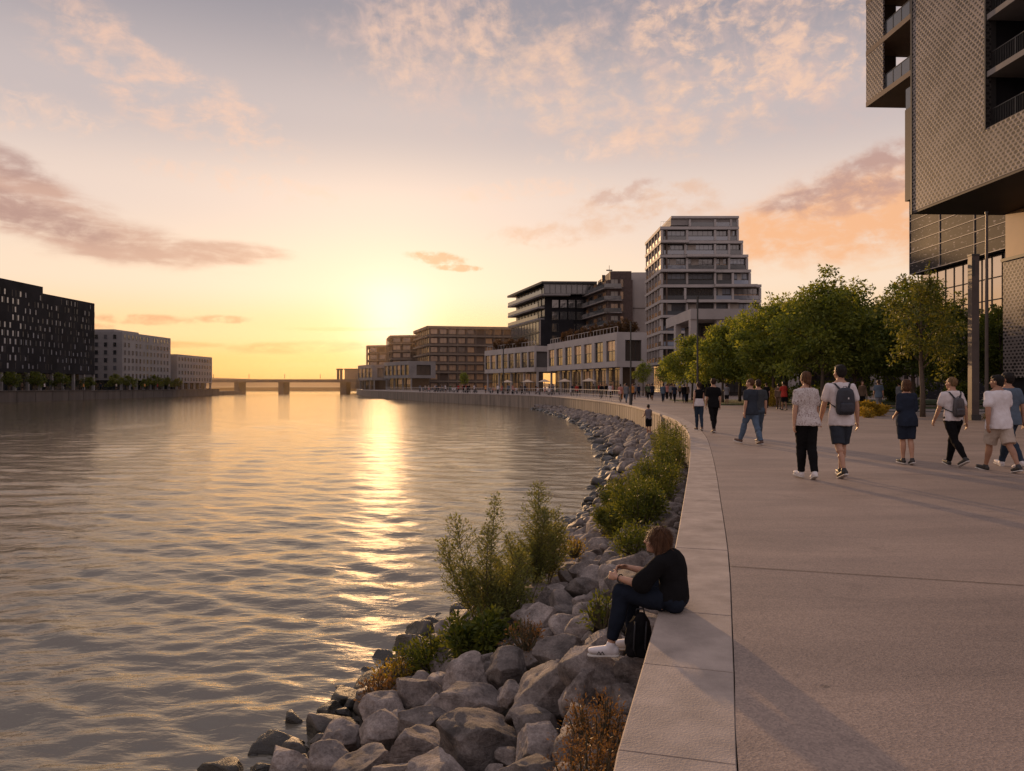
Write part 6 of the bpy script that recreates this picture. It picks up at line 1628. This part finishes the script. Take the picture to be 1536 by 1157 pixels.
# lawn and bed strips
m_gr = mat('lawn_grass', (.05,.07,.02), .95, .35, 2., .8, 60)
mb = MB(); mb.box(21,60,43,49,.0,.07); mb.box(16,60,56,75,.0,.07); tag(mb.build('lawn', m_gr), kind='structure')
m_as = mat('asphalt_path', (.06,.055,.052), .9, .2, 1.)
mb = MB(); mb.add([(19,38,.006),(60,38,.006),(60,42.8,.006),(19,42.8,.006)],[(0,1,2,3)]); tag(mb.build('path', m_as), kind='structure')
mb = MB(); mb.box(18.7,60,37.8,37.95,0,.12); mb.box(18.7,18.85,37.95,43,0,.12); mb.box(20.8,60,42.85,43,0,.12); tag(mb.build('kerb', M['conc_light']), kind='structure')

# ================================================================== street furniture
def lamp(label, x, y, h, r=.075, group='slim dark lamp posts along the promenade'):
    t = thing('street_lamp', label, 'lamp post', (x,y,0), group)
    mb = MB(); mb.tube([(0,0,0),(0,0,.9)], r*1.7, 12); mb.build('base', M['steel'], t)
    mb = MB(); mb.tube([(0,0,.9),(0,0,h)], [r,r*.7], 12); mb.build('post', M['steel'], t)
    mb = MB(); mb.tube([(0,0,h),(0,0,h+.5)], [r*.95,r*.95], 12); mb.tube([(0,0,h+.5),(0,0,h+.54)], r*1.3, 12); mb.build('lamp_head', M['steel'], t)
    return t
lamp('tall lamp post rising behind the woman with the grey waistband shirt', 12.4, 49, 6.9)
lamp('lamp post by the sea wall between the first lamp and the pavilion', 9.15, 56.5, 5.9, .07)
lamp('distant lamp post at the far railing before the small pavilion', -1.5, 127, 7.6, .12)
t = thing('pole', 'thick square bronze pole behind the man with the small backpack', 'pole', (19.95,31.7,0))
mb = MB(); mb.box(-.16,.16,-.14,.14,.25,7.1); mb.build('shaft', M['pole'], t)
mb = MB(); mb.box(-.21,.21,-.19,.19,0,.25); mb.build('base', M['steel'], t)
mb = MB(); mb.box(-.18,.18,-.16,.16,7.1,7.16); mb.box(-.165,-.03,-.145,.145,6.2,6.9) ; mb.build('cap', M['steel'], t)
t = thing('flagpole', 'tall thin pole right of the thick bronze pole', 'pole', (24.6,38,0))
mb = MB(); mb.tube([(0,0,0),(0,0,10.4)], [.1,.06], 12); mb.build('shaft', M['pole'], t)
mb = MB(); mb.tube([(0,0,10.4),(0,0,10.5)], .09, 12); mb.tube([(0,0,0),(0,0,.12)], .2, 12); mb.build('fitting', M['steel'], t)
# railing on the far part of the wall
rl = thing('railing', 'pale steel railing with many uprights along the far curved sea wall', 'railing')
mb = MB(); mb2 = MB()
s0_, s1_ = sOfY(64), sOfY(200); n_up = 0
for s in np.arange(s0_, s1_, 1.1):
    p = wpos(s)+wnrm(s)*.6; q = wpos(s+1.1)+wnrm(s+1.1)*.6
    if n_up < 100: m1_ = MB(); m1_.box(p[0]-.022,p[0]+.022,p[1]-.022,p[1]+.022,0,1.05); part('upright', m1_, M['railing'], rl); n_up += 1
    else: mb.box(p[0]-.022,p[0]+.022,p[1]-.022,p[1]+.022,0,1.05)
    for z in (1.05,.55,.12): mb2.tube([(p[0],p[1],z),(q[0],q[1],z)], .03 if z > 1 else .018, 5, cap=False)
o = part('upright', mb, M['railing'], rl); o['kind'] = 'stuff'; part('rail', mb2, M['railing'], rl)
# parasols and planters before the pavilions
pg = 'small cream parasols on the cafe terrace under the pavilions'
m_par = mat('parasol_canvas', (.55,.42,.3), .8, .1, 2.)
def parasol(x,y,label):
    t = thing('parasol', label, 'parasol', (x,y,0), pg)
    mb = MB(); mb.tube([(0,0,0),(0,0,2.6)], .04, 6); mb.build('pole', M['steel'], t)
    mb = MB(); n_ = 8; mb.add([(0,0,2.75)]+[(1.3*math.cos(i*math.pi/4),1.3*math.sin(i*math.pi/4),2.2) for i in range(n_)]+[(0,0,2.66)], [(0,1+i,1+(i+1)%n_) for i in range(n_)]+[(n_+1,1+(i+1)%n_,1+i) for i in range(n_)]); mb.build('canopy', m_par, t)
for x,y,lb in ((12.8,122,'cream parasol nearest the right pavilion corner'),(9.5,132,'cream parasol second from the right under the large pavilion'),(6.3,142,'cream parasol in the middle before the large pavilion'),(3.2,150,'cream parasol between the two pavilions'),(-1,160,'cream parasol before the small pavilion')): parasol(x,y,lb)
